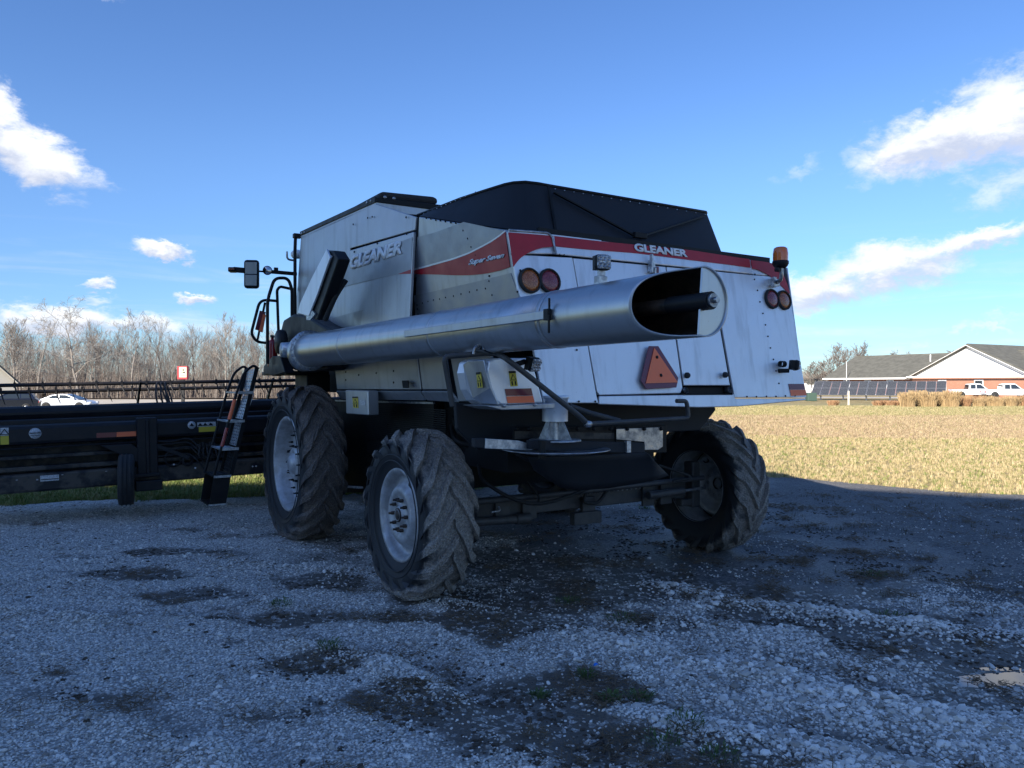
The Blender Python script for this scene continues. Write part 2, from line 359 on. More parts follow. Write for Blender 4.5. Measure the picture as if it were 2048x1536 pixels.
def ground_fields(x, y):
    h = (fbm(x, y, 1.6, 11) - .5) * .05 + (fbm(x, y, .35, 21) - .5) * .02
    trough = np.zeros_like(h); crest = np.zeros_like(h)
    wob = (fbm(x, y, .7, 31, 5) - .5) * .42
    for pts, a, w in RIDGES:
        d, s = seg_dist(x + wob, y + wob * .6, pts); sd = d * s
        amp = sstep(.36, .62, fbm(x, y, .8, 35 + len(pts))); a = a * (.5 + 1.1 * amp)
        crest += amp * np.exp(-((sd - 0) / w) ** 2); trough += np.exp(-((sd + w * 1.7) / (w * 1.1)) ** 2)
        h += a * np.exp(-(sd / w) ** 2) - a * .8 * np.exp(-((sd + w * 1.7) / (w * 1.1)) ** 2)
    mud = np.zeros_like(h); n = fbm(x, y, .55, 41, 5)
    for mx, my, rx, ry in MUDW:
        q = np.sqrt(((x - mx) / rx) ** 2 + ((y - my) / (ry * 1.3)) ** 2); mud = np.maximum(mud, 1 - sstep(.2, 1.35, q + (n - .5) * 3.0))
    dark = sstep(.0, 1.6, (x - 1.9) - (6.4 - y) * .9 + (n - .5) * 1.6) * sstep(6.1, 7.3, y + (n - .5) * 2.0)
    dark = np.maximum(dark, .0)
    mud = np.maximum(mud, sstep(.66, .80, fbm(x * .55, y, .30, 141, 6)) * .7)
    mud = np.clip(mud + .55 * np.clip(trough, 0, 1) * sstep(.42, .6, n), 0, 1)
    belly = sstep(7.0, 7.8, y) * (1 - sstep(3.0, 4.5, np.abs(x - 1.4)))
    mud = np.maximum(mud, belly * sstep(.40, .6, fbm(x, y, .8, 61)) * .8)
    stone = np.clip(1 - mud * 1.35, 0, 1) * (.55 + .45 * sstep(.35, .6, fbm(x, y, .7, 71))) 
    stone = np.clip(stone + .5 * np.clip(crest, 0, 1), 0, 1) * (1 - .6 * np.clip(trough, 0, 1) * sstep(.4, .6, n))
    h -= mud * .018 + .055 * np.exp(-(((x - 3.55) / .85) ** 2 + ((y - 4.80) / .17) ** 2)) + .02 * np.exp(-(((x - 3.15) / .25) ** 2 + ((y - 5.06) / .05) ** 2))
    return h, mud, stone, dark, crest
gx = np.arange(-11, 13.01, .055); gy = np.concatenate([np.arange(-3, 3, .25), np.arange(3, 9, .05), np.arange(9, 17.01, .07)])
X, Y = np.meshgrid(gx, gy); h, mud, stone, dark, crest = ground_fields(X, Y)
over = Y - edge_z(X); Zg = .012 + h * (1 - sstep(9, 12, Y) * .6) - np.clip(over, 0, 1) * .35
Zg = np.where(Y > 9, Zg - .0, Zg)
def grid_mesh(name, X, Y, Z_, attrs):
    ny, nx = X.shape; me = bpy.data.meshes.new(name)
    co = np.stack([X, Y, Z_], -1).reshape(-1, 3).astype(np.float32); idx = np.arange(nx * ny).reshape(ny, nx)
    f = np.stack([idx[:-1, :-1], idx[:-1, 1:], idx[1:, 1:], idx[1:, :-1]], -1).reshape(-1, 4)
    me.vertices.add(len(co)); me.vertices.foreach_set('co', co.ravel()); me.loops.add(f.size); me.loops.foreach_set('vertex_index', f.ravel().astype(np.int32))
    me.polygons.add(len(f)); me.polygons.foreach_set('loop_start', np.arange(0, f.size, 4, dtype=np.int32)); me.polygons.foreach_set('loop_total', np.full(len(f), 4, dtype=np.int32))
    me.update(calc_edges=True); me.polygons.foreach_set('use_smooth', np.ones(len(f), bool))
    for k, a in attrs.items():
        at = me.attributes.new(k, 'FLOAT', 'POINT'); at.data.foreach_set('value', a.ravel().astype(np.float32))
    return me
def gravel_mat():
    m = bpy.data.materials.new('gravel_lot'); m.use_nodes = True; t = m.node_tree; bs = t.nodes['Principled BSDF']; bs.inputs['Specular IOR Level'].default_value = .3
    tc = N(t, 'ShaderNodeTexCoord')
    def att(k): a = N(t, 'ShaderNodeAttribute'); a.attribute_name = k; return a.outputs['Fac']
    def vor(s, f='F1'): v = N(t, 'ShaderNodeTexVoronoi'); v.feature = f; v.inputs['Scale'].default_value = s; t.links.new(tc.outputs['Object'], v.inputs[0]); return v
    def noi(s, d=6): n = N(t, 'ShaderNodeTexNoise'); n.inputs['Scale'].default_value = s; n.inputs['Detail'].default_value = d; n.inputs['Roughness'].default_value = .65; t.links.new(tc.outputs['Object'], n.inputs[0]); return n.outputs[0]
    v1, v2 = vor(62), vor(27)
    hue = N(t, 'ShaderNodeSeparateColor'); t.links.new(v1.outputs['Color'], hue.inputs[0])
    cell = maprange(t, hue.outputs[0], 0, 1, 0, 1, False)
    pebble = mixc(t, cell, (.32, .295, .26), (.97, .92, .85))
    gap = maprange(t, v1.outputs['Distance'], .42, .66, 0, .6)
    pebble = mixc(t, gap, pebble, (.17, .16, .15))
    muddy = mixc(t, noi(14), (.085, .070, .056), (.18, .155, .125))
    h2 = N(t, 'ShaderNodeSeparateColor'); t.links.new(v2.outputs['Color'], h2.inputs[0])
    muddy = mixc(t, maprange(t, h2.outputs[0], .78, .84, 0, .7), muddy, pebble)
    f = maprange(t, math_n(t, 'ADD', att('mud'), math_n(t, 'MULTIPLY', math_n(t, 'SUBTRACT', noi(9), .5), 1.1)), .12, .85, 0, 1)
    c = mixc(t, f, pebble, muddy)
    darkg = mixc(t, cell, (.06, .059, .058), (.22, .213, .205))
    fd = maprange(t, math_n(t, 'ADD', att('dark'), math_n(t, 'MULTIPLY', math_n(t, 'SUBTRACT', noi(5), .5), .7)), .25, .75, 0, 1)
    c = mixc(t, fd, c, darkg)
    big = maprange(t, noi(.9, 4), .40, .70, 0, .25); c = mixc(t, big, c, (.22, .215, .21))
    t.links.new(c, bs.inputs['Base Color']); bs.inputs['Roughness'].default_value = .9
    t.links.new(maprange(t, f, 0, 1, .9, .62), bs.inputs['Roughness'])
    bp = N(t, 'ShaderNodeBump'); bp.inputs['Strength'].default_value = .85; bp.inputs['Distance'].default_value = .012
    hh = math_n(t, 'SUBTRACT', 1.0, v1.outputs['Distance']); hh = math_n(t, 'ADD', hh, math_n(t, 'MULTIPLY', noi(40), .8))
    t.links.new(hh, bp.inputs['Height']); t.links.new(bp.outputs[0], bs.inputs['Normal'])
    return m
M['gravel'] = gravel_mat()
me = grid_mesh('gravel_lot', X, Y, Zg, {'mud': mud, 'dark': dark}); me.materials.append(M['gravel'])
lot = bpy.data.objects.new('gravel_lot', me); COL.objects.link(lot); tag(lot, kind='structure')

def field_mat():
    m = bpy.data.materials.new('field_grass'); m.use_nodes = True; t = m.node_tree; bs = t.nodes['Principled BSDF']; bs.inputs['Roughness'].default_value = 1; bs.inputs['Specular IOR Level'].default_value = .1
    tc = N(t, 'ShaderNodeTexCoord'); sp_ = N(t, 'ShaderNodeSeparateXYZ'); t.links.new(tc.outputs['Object'], sp_.inputs[0])
    def noi(s, d=6, vec=None): n = N(t, 'ShaderNodeTexNoise'); n.inputs['Scale'].default_value = s; n.inputs['Detail'].default_value = d; n.inputs['Roughness'].default_value = .7; t.links.new(vec or tc.outputs['Object'], n.inputs[0]); return n.outputs[0]
    big = noi(.09, 5); mid = noi(.7, 6); fine = noi(9, 8)
    mp = N(t, 'ShaderNodeMapping'); mp.inputs['Scale'].default_value = (.25, 1, 1); t.links.new(tc.outputs['Object'], mp.inputs[0]); strk = noi(.22, 6, mp.outputs[0])
    y = math_n(t, 'ADD', sp_.outputs[1], math_n(t, 'MULTIPLY', math_n(t, 'SUBTRACT', strk, .5), 16))
    green, tan, brown, dk = (.27, .24, .11), (.48, .37, .20), (.42, .30, .20), (.16, .16, .07)
    c = mixc(t, maprange(t, mid, .38, .62, 0, 1), green, tan)                       # near: green and tan mixed
    c = mixc(t, maprange(t, y, 17, 22, 0, 1), c, mixc(t, maprange(t, mid, .4, .6, .25, 1), (.17, .15, .06), tan))
    br = math_n(t, 'MULTIPLY', maprange(t, y, 25, 29, 0, 1), maprange(t, y, 44, 36, 0, 1)); c = mixc(t, math_n(t, 'MULTIPLY', br, .85), c, brown)
    gr = math_n(t, 'MULTIPLY', maprange(t, y, 38, 46, 0, 1), maprange(t, y, 78, 66, 0, 1)); c = mixc(t, math_n(t, 'MULTIPLY', gr, .75), c, (.36, .32, .17))
    left = maprange(t, sp_.outputs[0], -1, 2, 1, 0); c = mixc(t, left, c, mixc(t, mid, (.16, .18, .045), (.24, .235, .07)))
    c = mixc(t, maprange(t, fine, .35, .65, .0, .5), c, mixc(t, .5, dk, (.10, .08, .05)))
    c = mixc(t, maprange(t, noi(3, 4), .55, .75, 0, .45), c, (.42, .35, .20))
    t.links.new(c, bs.inputs['Base Color'])
    bp = N(t, 'ShaderNodeBump'); bp.inputs['Strength'].default_value = .9; bp.inputs['Distance'].default_value = .05; t.links.new(math_n(t, 'ADD', fine, mid), bp.inputs['Height']); t.links.new(bp.outputs[0], bs.inputs['Normal'])
    return m
M['field'] = field_mat()
b = MB(); R0 = 1500
def dip(x, y): return float(-.5 * sstep(0, 1, (-x - 4) / 16) * sstep(0, 1, (y - 20) / 34) * (1 - .6 * sstep(0, 1, (y - 95) / 8)))
fxs = [-R0, -200, -60, -40, -30, -24, -18, -14.5, -11.6] + list(np.arange(-10.9, 12.8, .4)) + [13.3, 60, R0]
fy0 = [-60] * 9 + [float(edge_z(np.array([q]))[0]) - 1.1 for q in np.arange(-10.9, 12.8, .4)] + [-60] * 3
rows = [None, 17.5, 22, 26, 30, 36, 42, 48, 56, 94, 98, 104, 300, R0]; nf = len(fxs)
b.add([(q, (w_ if r_ is None else r_), 0 if r_ is None else dip(q, r_)) for r_ in rows for q, w_ in zip(fxs, fy0)], [(k * nf + i, k * nf + i + 1, k * nf + nf + i + 1, k * nf + nf + i) for k in range(len(rows) - 1) for i in range(nf - 1)], True)
b.add([(-12, -60, -.4), (14, -60, -.4), (14, 20, -.4), (-12, 20, -.4)], [(0, 1, 2, 3)])
fld = tag(b.build('field', 'field'), kind='structure')
fld.location.z = -.012
M['concrete'] = mat('pale_concrete', (.46, .42, .36), .9, 0, (.4, (.34, .31, .27), .7, .2))
b = MB(); b.add([(q, w_, dip(q, w_) + .012) for w_ in (58, 94, 98, 103.5) for q in (-110, -60, -40, -30, -24, -21)], [(k * 6 + i, k * 6 + i + 1, k * 6 + i + 7, k * 6 + i + 6) for k in range(3) for i in range(5)]); tag(b.build('road', 'concrete'), kind='structure')
b = MB(); b.add([(38, 102, 0.0), (110, 88, 0.0), (110, 99, 0.0), (38, 114, 0.0)], [(0, 1, 2, 3)]); tag(b.build('car_park', 'concrete'), kind='structure')

# ---- geometry-node scatter of small things on points
def scatter(name, pos, rot, scl, sources, realize=False, extra=None):
    me = bpy.data.meshes.new(name); me.vertices.add(len(pos)); me.vertices.foreach_set('co', np.asarray(pos, np.float32).ravel())
    a = me.attributes.new('rot', 'FLOAT_VECTOR', 'POINT'); a.data.foreach_set('vector', np.asarray(rot, np.float32).ravel())
    a = me.attributes.new('scl', 'FLOAT_VECTOR', 'POINT'); a.data.foreach_set('vector', np.asarray(scl, np.float32).ravel())
    o = bpy.data.objects.new(name, me); COL.objects.link(o)
    col = bpy.data.collections.new(name + '_kinds')
    for s in sources: col.objects.link(s)
    g = bpy.data.node_groups.new(name, 'GeometryNodeTree'); g.interface.new_socket('Geometry', in_out='INPUT', socket_type='NodeSocketGeometry'); g.interface.new_socket('Geometry', in_out='OUTPUT', socket_type='NodeSocketGeometry')
    gi = g.nodes.new('NodeGroupInput'); go = g.nodes.new('NodeGroupOutput'); ci = g.nodes.new('GeometryNodeCollectionInfo'); ci.inputs[0].default_value = col; ci.inputs['Separate Children'].default_value = True; ci.inputs['Reset Children'].default_value = True
    ip = g.nodes.new('GeometryNodeInstanceOnPoints'); ip.inputs['Pick Instance'].default_value = True
    rv = g.nodes.new('FunctionNodeRandomValue'); rv.data_type = 'INT'; rv.inputs[4].default_value = 0; rv.inputs[5].default_value = len(sources) - 1
    ra = g.nodes.new('GeometryNodeInputNamedAttribute'); ra.data_type = 'FLOAT_VECTOR'; ra.inputs[0].default_value = 'rot'
    sa = g.nodes.new('GeometryNodeInputNamedAttribute'); sa.data_type = 'FLOAT_VECTOR'; sa.inputs[0].default_value = 'scl'
    g.links.new(gi.outputs[0], ip.inputs['Points']); g.links.new(ci.outputs[0], ip.inputs['Instance']); g.links.new(rv.outputs[2], ip.inputs['Instance Index'])
    g.links.new(ra.outputs[0], ip.inputs['Rotation']); g.links.new(sa.outputs[0], ip.inputs['Scale']); g.links.new(ip.outputs[0], go.inputs[0])
    md = o.modifiers.new('scatter', 'NODES'); md.node_group = g
    return tag(o, kind='stuff')
def loose(mesh_o):                       # a source for scattering: not in the scene itself
    COL.objects.unlink(mesh_o); return mesh_o
def stone_mat():
    m = bpy.data.materials.new('limestone_chips'); m.use_nodes = True; t = m.node_tree; bs = t.nodes['Principled BSDF']
    oi = N(t, 'ShaderNodeObjectInfo'); c = mixc(t, oi.outputs['Random'], (.22, .20, .175), (.94, .89, .82)); t.links.new(c, bs.inputs['Base Color']); bs.inputs['Roughness'].default_value = .85
    return m
M['stone'] = stone_mat()
def make_stone(i):
    bm = bmesh.new(); bmesh.ops.create_icosphere(bm, subdivisions=1, radius=1); r = random.Random(100 + i)
    for v in bm.verts: v.co = Vector((v.co.x * 1.15, v.co.y * .9, v.co.z * .6)) * (.78 + .45 * r.random())
    me = bpy.data.meshes.new('stone'); bm.to_mesh(me); bm.free(); me.materials.append(M['stone']); o = bpy.data.objects.new('stone', me); return o
def hgt(x, y):
    hh, mu, st, da, cr = ground_fields(x, y); return .012 + hh * (1 - sstep(9, 12, y) * .6), mu, st, da, cr
# candidates, thrown where the camera and a step beside it can see them, thinner with distance
nc = 800000; yy = 3.2 + (RS.rand(nc) ** 1.25) * 8.6; xx = (RS.rand(nc) * 2 - 1) * (yy * .72 + .8)
z_, mu, st, da, cr = hgt(xx, yy); coarse = sstep(-.4, 1.6, xx + (fbm(xx, yy, 1.1, 81) - .5) * 2.2) * (1 - da)
keep = RS.rand(nc) < (st * (.20 + .35 * coarse + .25 * np.clip(cr, 0, 1)) + .02) * (1 - .75 * da) * np.clip(9.5 / yy - .55, .10, 1.0)
xx, yy, z_, coarse, cr = xx[keep], yy[keep], z_[keep], coarse[keep], cr[keep]; n = len(xx)
size = (.0046 + .0058 * coarse * RS.rand(n) + .004 * RS.rand(n)) * (1 + 1.1 * (RS.rand(n) > .97)) * (1 + .25 * np.clip(cr, 0, 1)) * (1 + .05 * (yy - 4))
rot = np.stack([RS.rand(n) * .9 - .45, RS.rand(n) * .9 - .45, RS.rand(n) * 6.28], -1)
scatter('loose_stones', np.stack([xx, yy, z_ + size * .35], -1), rot, np.stack([size * (.8 + .5 * RS.rand(n)), size * (.8 + .4 * RS.rand(n)), size * (.8 + .4 * RS.rand(n))], -1), [make_stone(i) for i in range(7)])
# ---- straw and twigs lying in the muddy patches
M['straw'] = mat('old_straw', (.24, .17, .10), .9, 0, (3, (.07, .05, .035), .8, .2))
def make_straw(i):
    r = random.Random(i); p = Vector((0, 0, 0)); pts = [p.copy()]; d = Vector((1, 0, .08))
    for k in range(4): d += Vector((0, r.random() - .5, (r.random() - .5) * .5)) * .5; p = p + d.normalized() * .013; pts.append(p.copy())
    b = MB(); b.tube(pts, .0028, 3, radii=[.0022, .002, .0018, .0015, .0008], caps=False); return loose(b.build('straw', 'straw'))
nc = 420000; yy = 3.4 + RS.rand(nc) * 9.5; xx = (RS.rand(nc) * 2 - 1) * (yy * .72 + .8); z_, mu, st, da, cr = hgt(xx, yy)
cl = fbm(xx, yy, .35, 91, 5); keep = RS.rand(nc) < sstep(.52, .70, cl) * (.09 + .8 * mu + .35 * sstep(1, 3, xx) * sstep(5, 6.5, yy)) * .55
xx, yy, z_ = xx[keep], yy[keep], z_[keep]; n = len(xx)
scatter('straw_litter', np.stack([xx, yy, z_ + .006 + RS.rand(n) * .012], -1), np.stack([RS.rand(n) * .6 - .3, RS.rand(n) * .7 - .5, RS.rand(n) * 6.28], -1), np.repeat((.5 + RS.rand(n) * .9)[:, None], 3, 1), [make_straw(i) for i in range(5)])
# ---- dirt clods: dark lumps
M['clod'] = mat('dark_clods', (.05, .038, .028), .95, 0, (20, (.12, .09, .065), .6, .2))
def make_clod(i):
    bm = bmesh.new(); bmesh.ops.create_icosphere(bm, subdivisions=2, radius=1); r = random.Random(40 + i)
    for v in bm.verts: v.co = Vector((v.co.x, v.co.y * .9, v.co.z * .45)) * (.7 + .6 * mn0.noise(v.co * 1.8 + Vector((i * 7, 0, 0))) + .3 * r.random())
    me = bpy.data.meshes.new('clod'); bm.to_mesh(me); bm.free(); me.materials.append(M['clod']); return bpy.data.objects.new('clod', me)
from mathutils import noise as mn0
nc = 90000; yy = 3.4 + RS.rand(nc) * 10; xx = (RS.rand(nc) * 2 - 1) * (yy * .72 + .8); z_, mu, st, da, cr = hgt(xx, yy)
keep = RS.rand(nc) < (sstep(.50, .68, fbm(xx, yy, .28, 96, 5)) * (.05 + .7 * mu)); xx, yy, z_ = xx[keep], yy[keep], z_[keep]; n = len(xx); s_ = .007 + .02 * RS.rand(n) ** 2.5
scatter('dirt_clods', np.stack([xx, yy, z_], -1), np.stack([RS.rand(n) * .4, RS.rand(n) * .4, RS.rand(n) * 6.28], -1), np.repeat(s_[:, None], 3, 1), [make_clod(i) for i in range(4)])
# ---- grass
def blade_tuft(i, h, m, nb=9, spread=.035, w=.004):
    r = random.Random(i * 13 + int(h * 1000)); b = MB()
    for k in range(nb):
        a = r.random() * 6.28; d = Vector((math.cos(a), math.sin(a), 0)); s = Vector((-d.y, d.x, 0)) * w; p = d * r.random() * spread; hh = h * (.5 + .7 * r.random()); ln = .2 + .8 * r.random()
        b.add([p - s, p + s, p + d * hh * .25 * ln + Vector((0, 0, hh * .6)) + s * .8, p + d * hh * .25 * ln + Vector((0, 0, hh * .6)) - s * .8, p + d * hh * .7 * ln + Vector((0, 0, hh))], [(0, 1, 2, 3), (3, 2, 4)])
    return loose(b.build('grass_tuft', m))
def grass_mat(name, c1, c2, c3):
    m = bpy.data.materials.new(name); m.use_nodes = True; t = m.node_tree; bs = t.nodes['Principled BSDF']; oi = N(t, 'ShaderNodeObjectInfo')
    c = mixc(t, maprange(t, oi.outputs['Random'], .0, .6, 0, 1), c1, c2); c = mixc(t, maprange(t, oi.outputs['Random'], .6, .95, 0, 1), c, c3)
    t.links.new(c, bs.inputs['Base Color']); bs.inputs['Roughness'].default_value = .7; bs.inputs['Specular IOR Level'].default_value = .25
    return m
M['lawn'] = grass_mat('lawn_grass', (.12, .17, .04), (.22, .25, .07), (.34, .30, .14))
M['dry'] = grass_mat('dry_grass', (.33, .275, .14), (.44, .35, .19), (.52, .415, .245))
def lawn_points(n, x0, x1, y0, y1, edge=True):
    xx = x0 + RS.rand(n) * (x1 - x0); yy = y0 + RS.rand(n) ** 1.5 * (y1 - y0)
    k = yy > edge_z(xx) + (fbm(xx, yy, .4, 33) - .55) * .9 if edge else np.ones(n, bool)
    return xx[k], yy[k]
xx, yy = lawn_points(60000, -17, -.5, 10.5, 26); n = len(xx); s_ = .7 + .6 * RS.rand(n)
scatter('lawn_grass', np.stack([xx, yy, xx * 0 - .012], -1), np.stack([xx * 0, xx * 0, RS.rand(n) * 6.28], -1), np.repeat(s_[:, None], 3, 1), [blade_tuft(i, .075, 'lawn', 9, .05, .0045) for i in range(4)])
xx, yy = lawn_points(170000, 2.0, 44, 12, 62); k_ = np.abs(xx) < yy * .74 + 1; xx, yy = xx[k_], yy[k_]; n = len(xx); s_ = (.6 + .6 * RS.rand(n)) * (1 + np.clip(yy - 22, 0, 40) * .035)
band = (yy + (fbm(xx * .3, yy, 3, 120) - .5) * 9 > 27) & (yy + (fbm(xx * .3, yy, 3, 121) - .5) * 9 < 43) & (RS.rand(n) < .8)
far = (yy > 44) & (RS.rand(n) < .6)
M['brownish'] = grass_mat('brown_grass', (.31, .23, .14), (.40, .30, .185), (.48, .38, .235))
M['olive'] = grass_mat('olive_grass', (.27, .25, .11), (.36, .32, .15), (.46, .38, .21))
for nm_, k_, mm in (('field_grass', ~band & ~far, None), ('brown_grass_band', band, 'brownish'), ('far_green_grass', far & ~band, 'olive')):
    m_ = int(k_.sum()); src = [blade_tuft(i, .065, mm or ('lawn' if i == 5 else 'dry'), 9, .06, .005) for i in range(6 if mm is None else 3)]
    scatter(nm_, np.stack([xx[k_], yy[k_], xx[k_] * 0 - .012], -1), np.stack([xx[k_] * 0, xx[k_] * 0, RS.rand(m_) * 6.28], -1), np.repeat(s_[k_][:, None], 3, 1), src)
# sparse dead tufts on the dark gravel, right
nc = 1500; yy = 6 + RS.rand(nc) * 7; xx = 2.5 + RS.rand(nc) * 7; k = fbm(xx, yy, .5, 99, 4) > .60; xx, yy = xx[k], yy[k]; z_ = hgt(xx, yy)[0]; n = len(xx)
M['deadgrass'] = grass_mat('dead_grass', (.07, .06, .035), (.13, .11, .065), (.20, .17, .11))
scatter('dead_tufts', np.stack([xx, yy, z_], -1), np.stack([xx * 0, xx * 0, RS.rand(n) * 6.28], -1), np.repeat((.5 + .8 * RS.rand(n))[:, None], 3, 1), [blade_tuft(i, .05, 'deadgrass', 8, .05, .002) for i in range(3)])
# green weeds one can count
M['weed'] = mat('weed_green', (.055, .10, .022), .7, 0, (9, (.10, .15, .035), .8, .2))
WEEDS = ['largest bright green weed near the bottom edge, right of the middle', 'flat green weed just left of the largest bottom one', 'green weed nearest the bottom edge of the picture', 'small weed below the blue bottle cap', 'sparse weed among stones right below the bottle cap', 'tiny weed just beside the blue bottle cap on its left', 'low weed in the dark mud above the bottle cap', 'low weed in the mud behind the near rear tyre',
    'green weed on the dark gravel right of the far wheel', 'wide green weed at the edge of the bright gravel on the right', 'lone weed in the open gravel left of the near tyre', 'lone weed in the pale gravel in front of the near tyre', 'tiny weed in the gravel left of the bottle cap mud patch', 'faint weed under the machine beside the far wheel']
def weed(x, y, r_, i):
    r = random.Random(i); b = MB()
    for k in range(90):
        a = r.random() * 6.28; q = r.random() ** .6 * r_; p = Vector((math.cos(a) * q, math.sin(a) * q, .003)); hh = .022 + .04 * r.random(); d = Vector((math.cos(a), math.sin(a), 0)) * .6 + Vector((r.random() - .5, r.random() - .5, 0)); s = Vector((-d.y, d.x, 0)).normalized() * .004
        b.add([p, p + d * hh * .5 + Vector((0, 0, hh * .6)) + s, p + d * hh + Vector((0, 0, hh * .7)), p + d * hh * .5 + Vector((0, 0, hh * .6)) - s], [(0, 1, 2, 3)])
    o = b.build('weed', 'weed', loc=(x, y, float(hgt(np.array([x]), np.array([y]))[0][0])))
    return tag(o, WEEDS[i], 'weed', 'small green weeds in the gravel')
for i, (px, py, r_) in enumerate([(1371, 1462, .10), (1322, 1490, .10), (1440, 1515, .09), (1219, 1400, .06), (1277, 1395, .07), (1172, 1352, .06), (1245, 1240, .12), (1135, 1205, .10), (1745, 1150, .13), (1775, 1232, .14), (562, 1212, .10), (660, 1315, .08), (1080, 1395, .05), (1290, 1020, .10)]):
    x, y = PXY(px, py); weed(x, y, r_, i)
# puddle and a blue cap
M['water'] = mat('puddle_water', (.02, .022, .025), .03, 0, spec=.9)
tag(MB().add([(2.55, 4.55, 0), (4.4, 4.55, 0), (4.4, 5.12, 0), (2.55, 5.12, 0)], [(0, 1, 2, 3)]).build('puddle', 'water', loc=(0, 0, -.016)), kind='structure')
M['bluecap'] = mat('blue_plastic', (.02, .22, .75), .4)
x, y = PXY(1192, 1336)
tag(MB().lathe([(.0001, .012), (.014, .012), (.017, .006), (.017, 0)], 18).build('bottle_cap', 'bluecap', loc=(x, y, float(hgt(np.array([x]), np.array([y]))[0][0]) + .006)), 'bright blue plastic bottle cap lying on the white gravel', 'bottle cap').rotation_euler = (.5, .3, 0)

# =================================================================== unseen tall building added behind the camera, outline shaped to shade the yard
M['cladding'] = mat('pale_metal_cladding', (.78, .78, .76), .6, 0, (1.5, (.70, .70, .68), .5, .3))  # kept pale to bounce skylight into the shaded yard
YB = -12.0; CXX, CZZ = 1.126, 1.608            # what one metre of height throws to the right / away under this sun
def cast(x, z): h_ = (z - YB) / CZZ; return (x - CXX * h_, h_)
w0 = cast(-9.15, 13.8); w1 = cast(-3.6, 14.2); t1 = (w1[0], cast(0, 18.7)[1]); w2 = cast(1.6, 13.9); t2 = (w2[0] + .2, t1[1]); w3 = cast(5.5, 13.76); w4 = cast(8.2, 12.4)  # heights solved back from the shadow edge; the taller block shades the combine
wall = [(w0[0] - 9, 0), (w0[0] - 9, w0[1] - .6), w0, w1, t1, t2, (t2[0], w2[1]), w3, w4, (w4[0] + 7, w4[1] - 3.8), (w4[0] + 7, 0)]
sb = empty('shade_building', (-22, YB, 0)); tag(sb, 'tall pale metal clad building, unseen behind the photographer, added to shade the yard', 'building')
SB = Vector((-22, YB, 0))
MB().plate([Vector((x, YB, z)) - SB for x, z in wall], 14, Vector((0, 1, 0))).build('wall', 'cladding', sb)
b = MB()
for k in range(70): b.box((wall[0][0] + .4 + k * .6 + 22, .02, 5), (.04, .05, 9.5))
tag(b.build('wall_ribs', 'cladding', sb), kind='stuff')
for k in range(3):
    b = MB(); b.box((-10 + k * 8, .03, 2.2), (4.2, .08, 4.4)); b.build('shutter_door', 'galv' if 'galv' in M else 'cladding', sb)
# =================================================================== BACKGROUND
M['bark'] = mat('bare_bark', (.21, .185, .165), .9, 0, (2, (.14, .12, .105), .7, .2))
M['bark2'] = mat('grey_bark', (.30, .27, .24), .9, 0, (2, (.17, .145, .12), .7, .2))
def bare_tree(seed, H_, trunk_r, levels=5, spread=.55, start=.28, forks=11, up=.35, twig=.012, split=False):
    """two meshes: trunk and limbs / twigs, base at the origin"""
    r = random.Random(seed); tr = MB(); tw = MB()
    def seg(b, a, c, r0, r1, n): b.tube([a, c], r0, n, caps=False, radii=[r0, r1], smooth=False)
    def grow(p, d, L_, rad_, lv):
        b = tr if lv <= 1 else tw; k = 5 if lv == 0 else (4 if lv < 3 else 3); n = 6 if lv < 2 else 3
        pts = [p]; q = p.copy(); dd = d.copy()
        for i in range(k):
            j = .10 if lv == 0 else .32
            dd = (dd + Vector((r.uniform(-j, j), r.uniform(-j, j), r.uniform(-j, j) + (up * .30 if lv else .05)))).normalized(); q = q + dd * (L_ / k); pts.append(q.copy())
        for i in range(k):
            seg(b, pts[i], pts[i + 1], max(rad_ * (1 - .8 * i / k), twig), max(rad_ * (1 - .8 * (i + 1) / k), twig * .8), n)
        if lv >= levels: return
        nb = forks if lv == 0 else r.randint(3, 5)
        for i in range(nb):
            t = (start + (1 - start) * (i + r.random() * .8) / nb) if lv == 0 else (.25 + .75 * (i + r.random()) / nb)
            t = min(t, .98); s = t * k; ii = min(int(s), k - 1); base = pts[ii].lerp(pts[ii + 1], s - ii); ax_ = (pts[ii + 1] - pts[ii]).normalized()
            a = r.random() * 6.28 if lv else i * 2.4 + r.random(); side = ax_.orthogonal().normalized(); side = Matrix.Rotation(a, 3, ax_) @ side
            ang = spread * (1.1 + .5 * r.random()) * (1.15 - .45 * t if lv == 0 else 1); nd = (ax_ * math.cos(ang) + side * math.sin(ang) + Vector((0, 0, up * .35))).normalized()
            grow(base, nd, L_ * (.52 if lv == 0 else .60) * (1.15 - .55 * t if lv == 0 else 1 - .35 * t) * (.8 + .4 * r.random()), max(rad_ * (1 - .8 * t) * .55, twig), lv + 1)
    grow(Vector((0, 0, -.1)), Vector((0, 0, 1)), H_, trunk_r, 0)
    k_ = H_ / max(v[2] for v in tw.v + tr.v)
    for m_ in (tr, tw): m_.v = [(v[0] * (k_ * .5 + .5), v[1] * (k_ * .5 + .5), v[2] * k_) for v in m_.v]
    return tr, tw
def joined(a, b): c = MB(); c.v = a.v[:]; c.f = a.f[:]; c.sm = a.sm[:]; c.add(b.v, b.f); return c
random.seed(11)
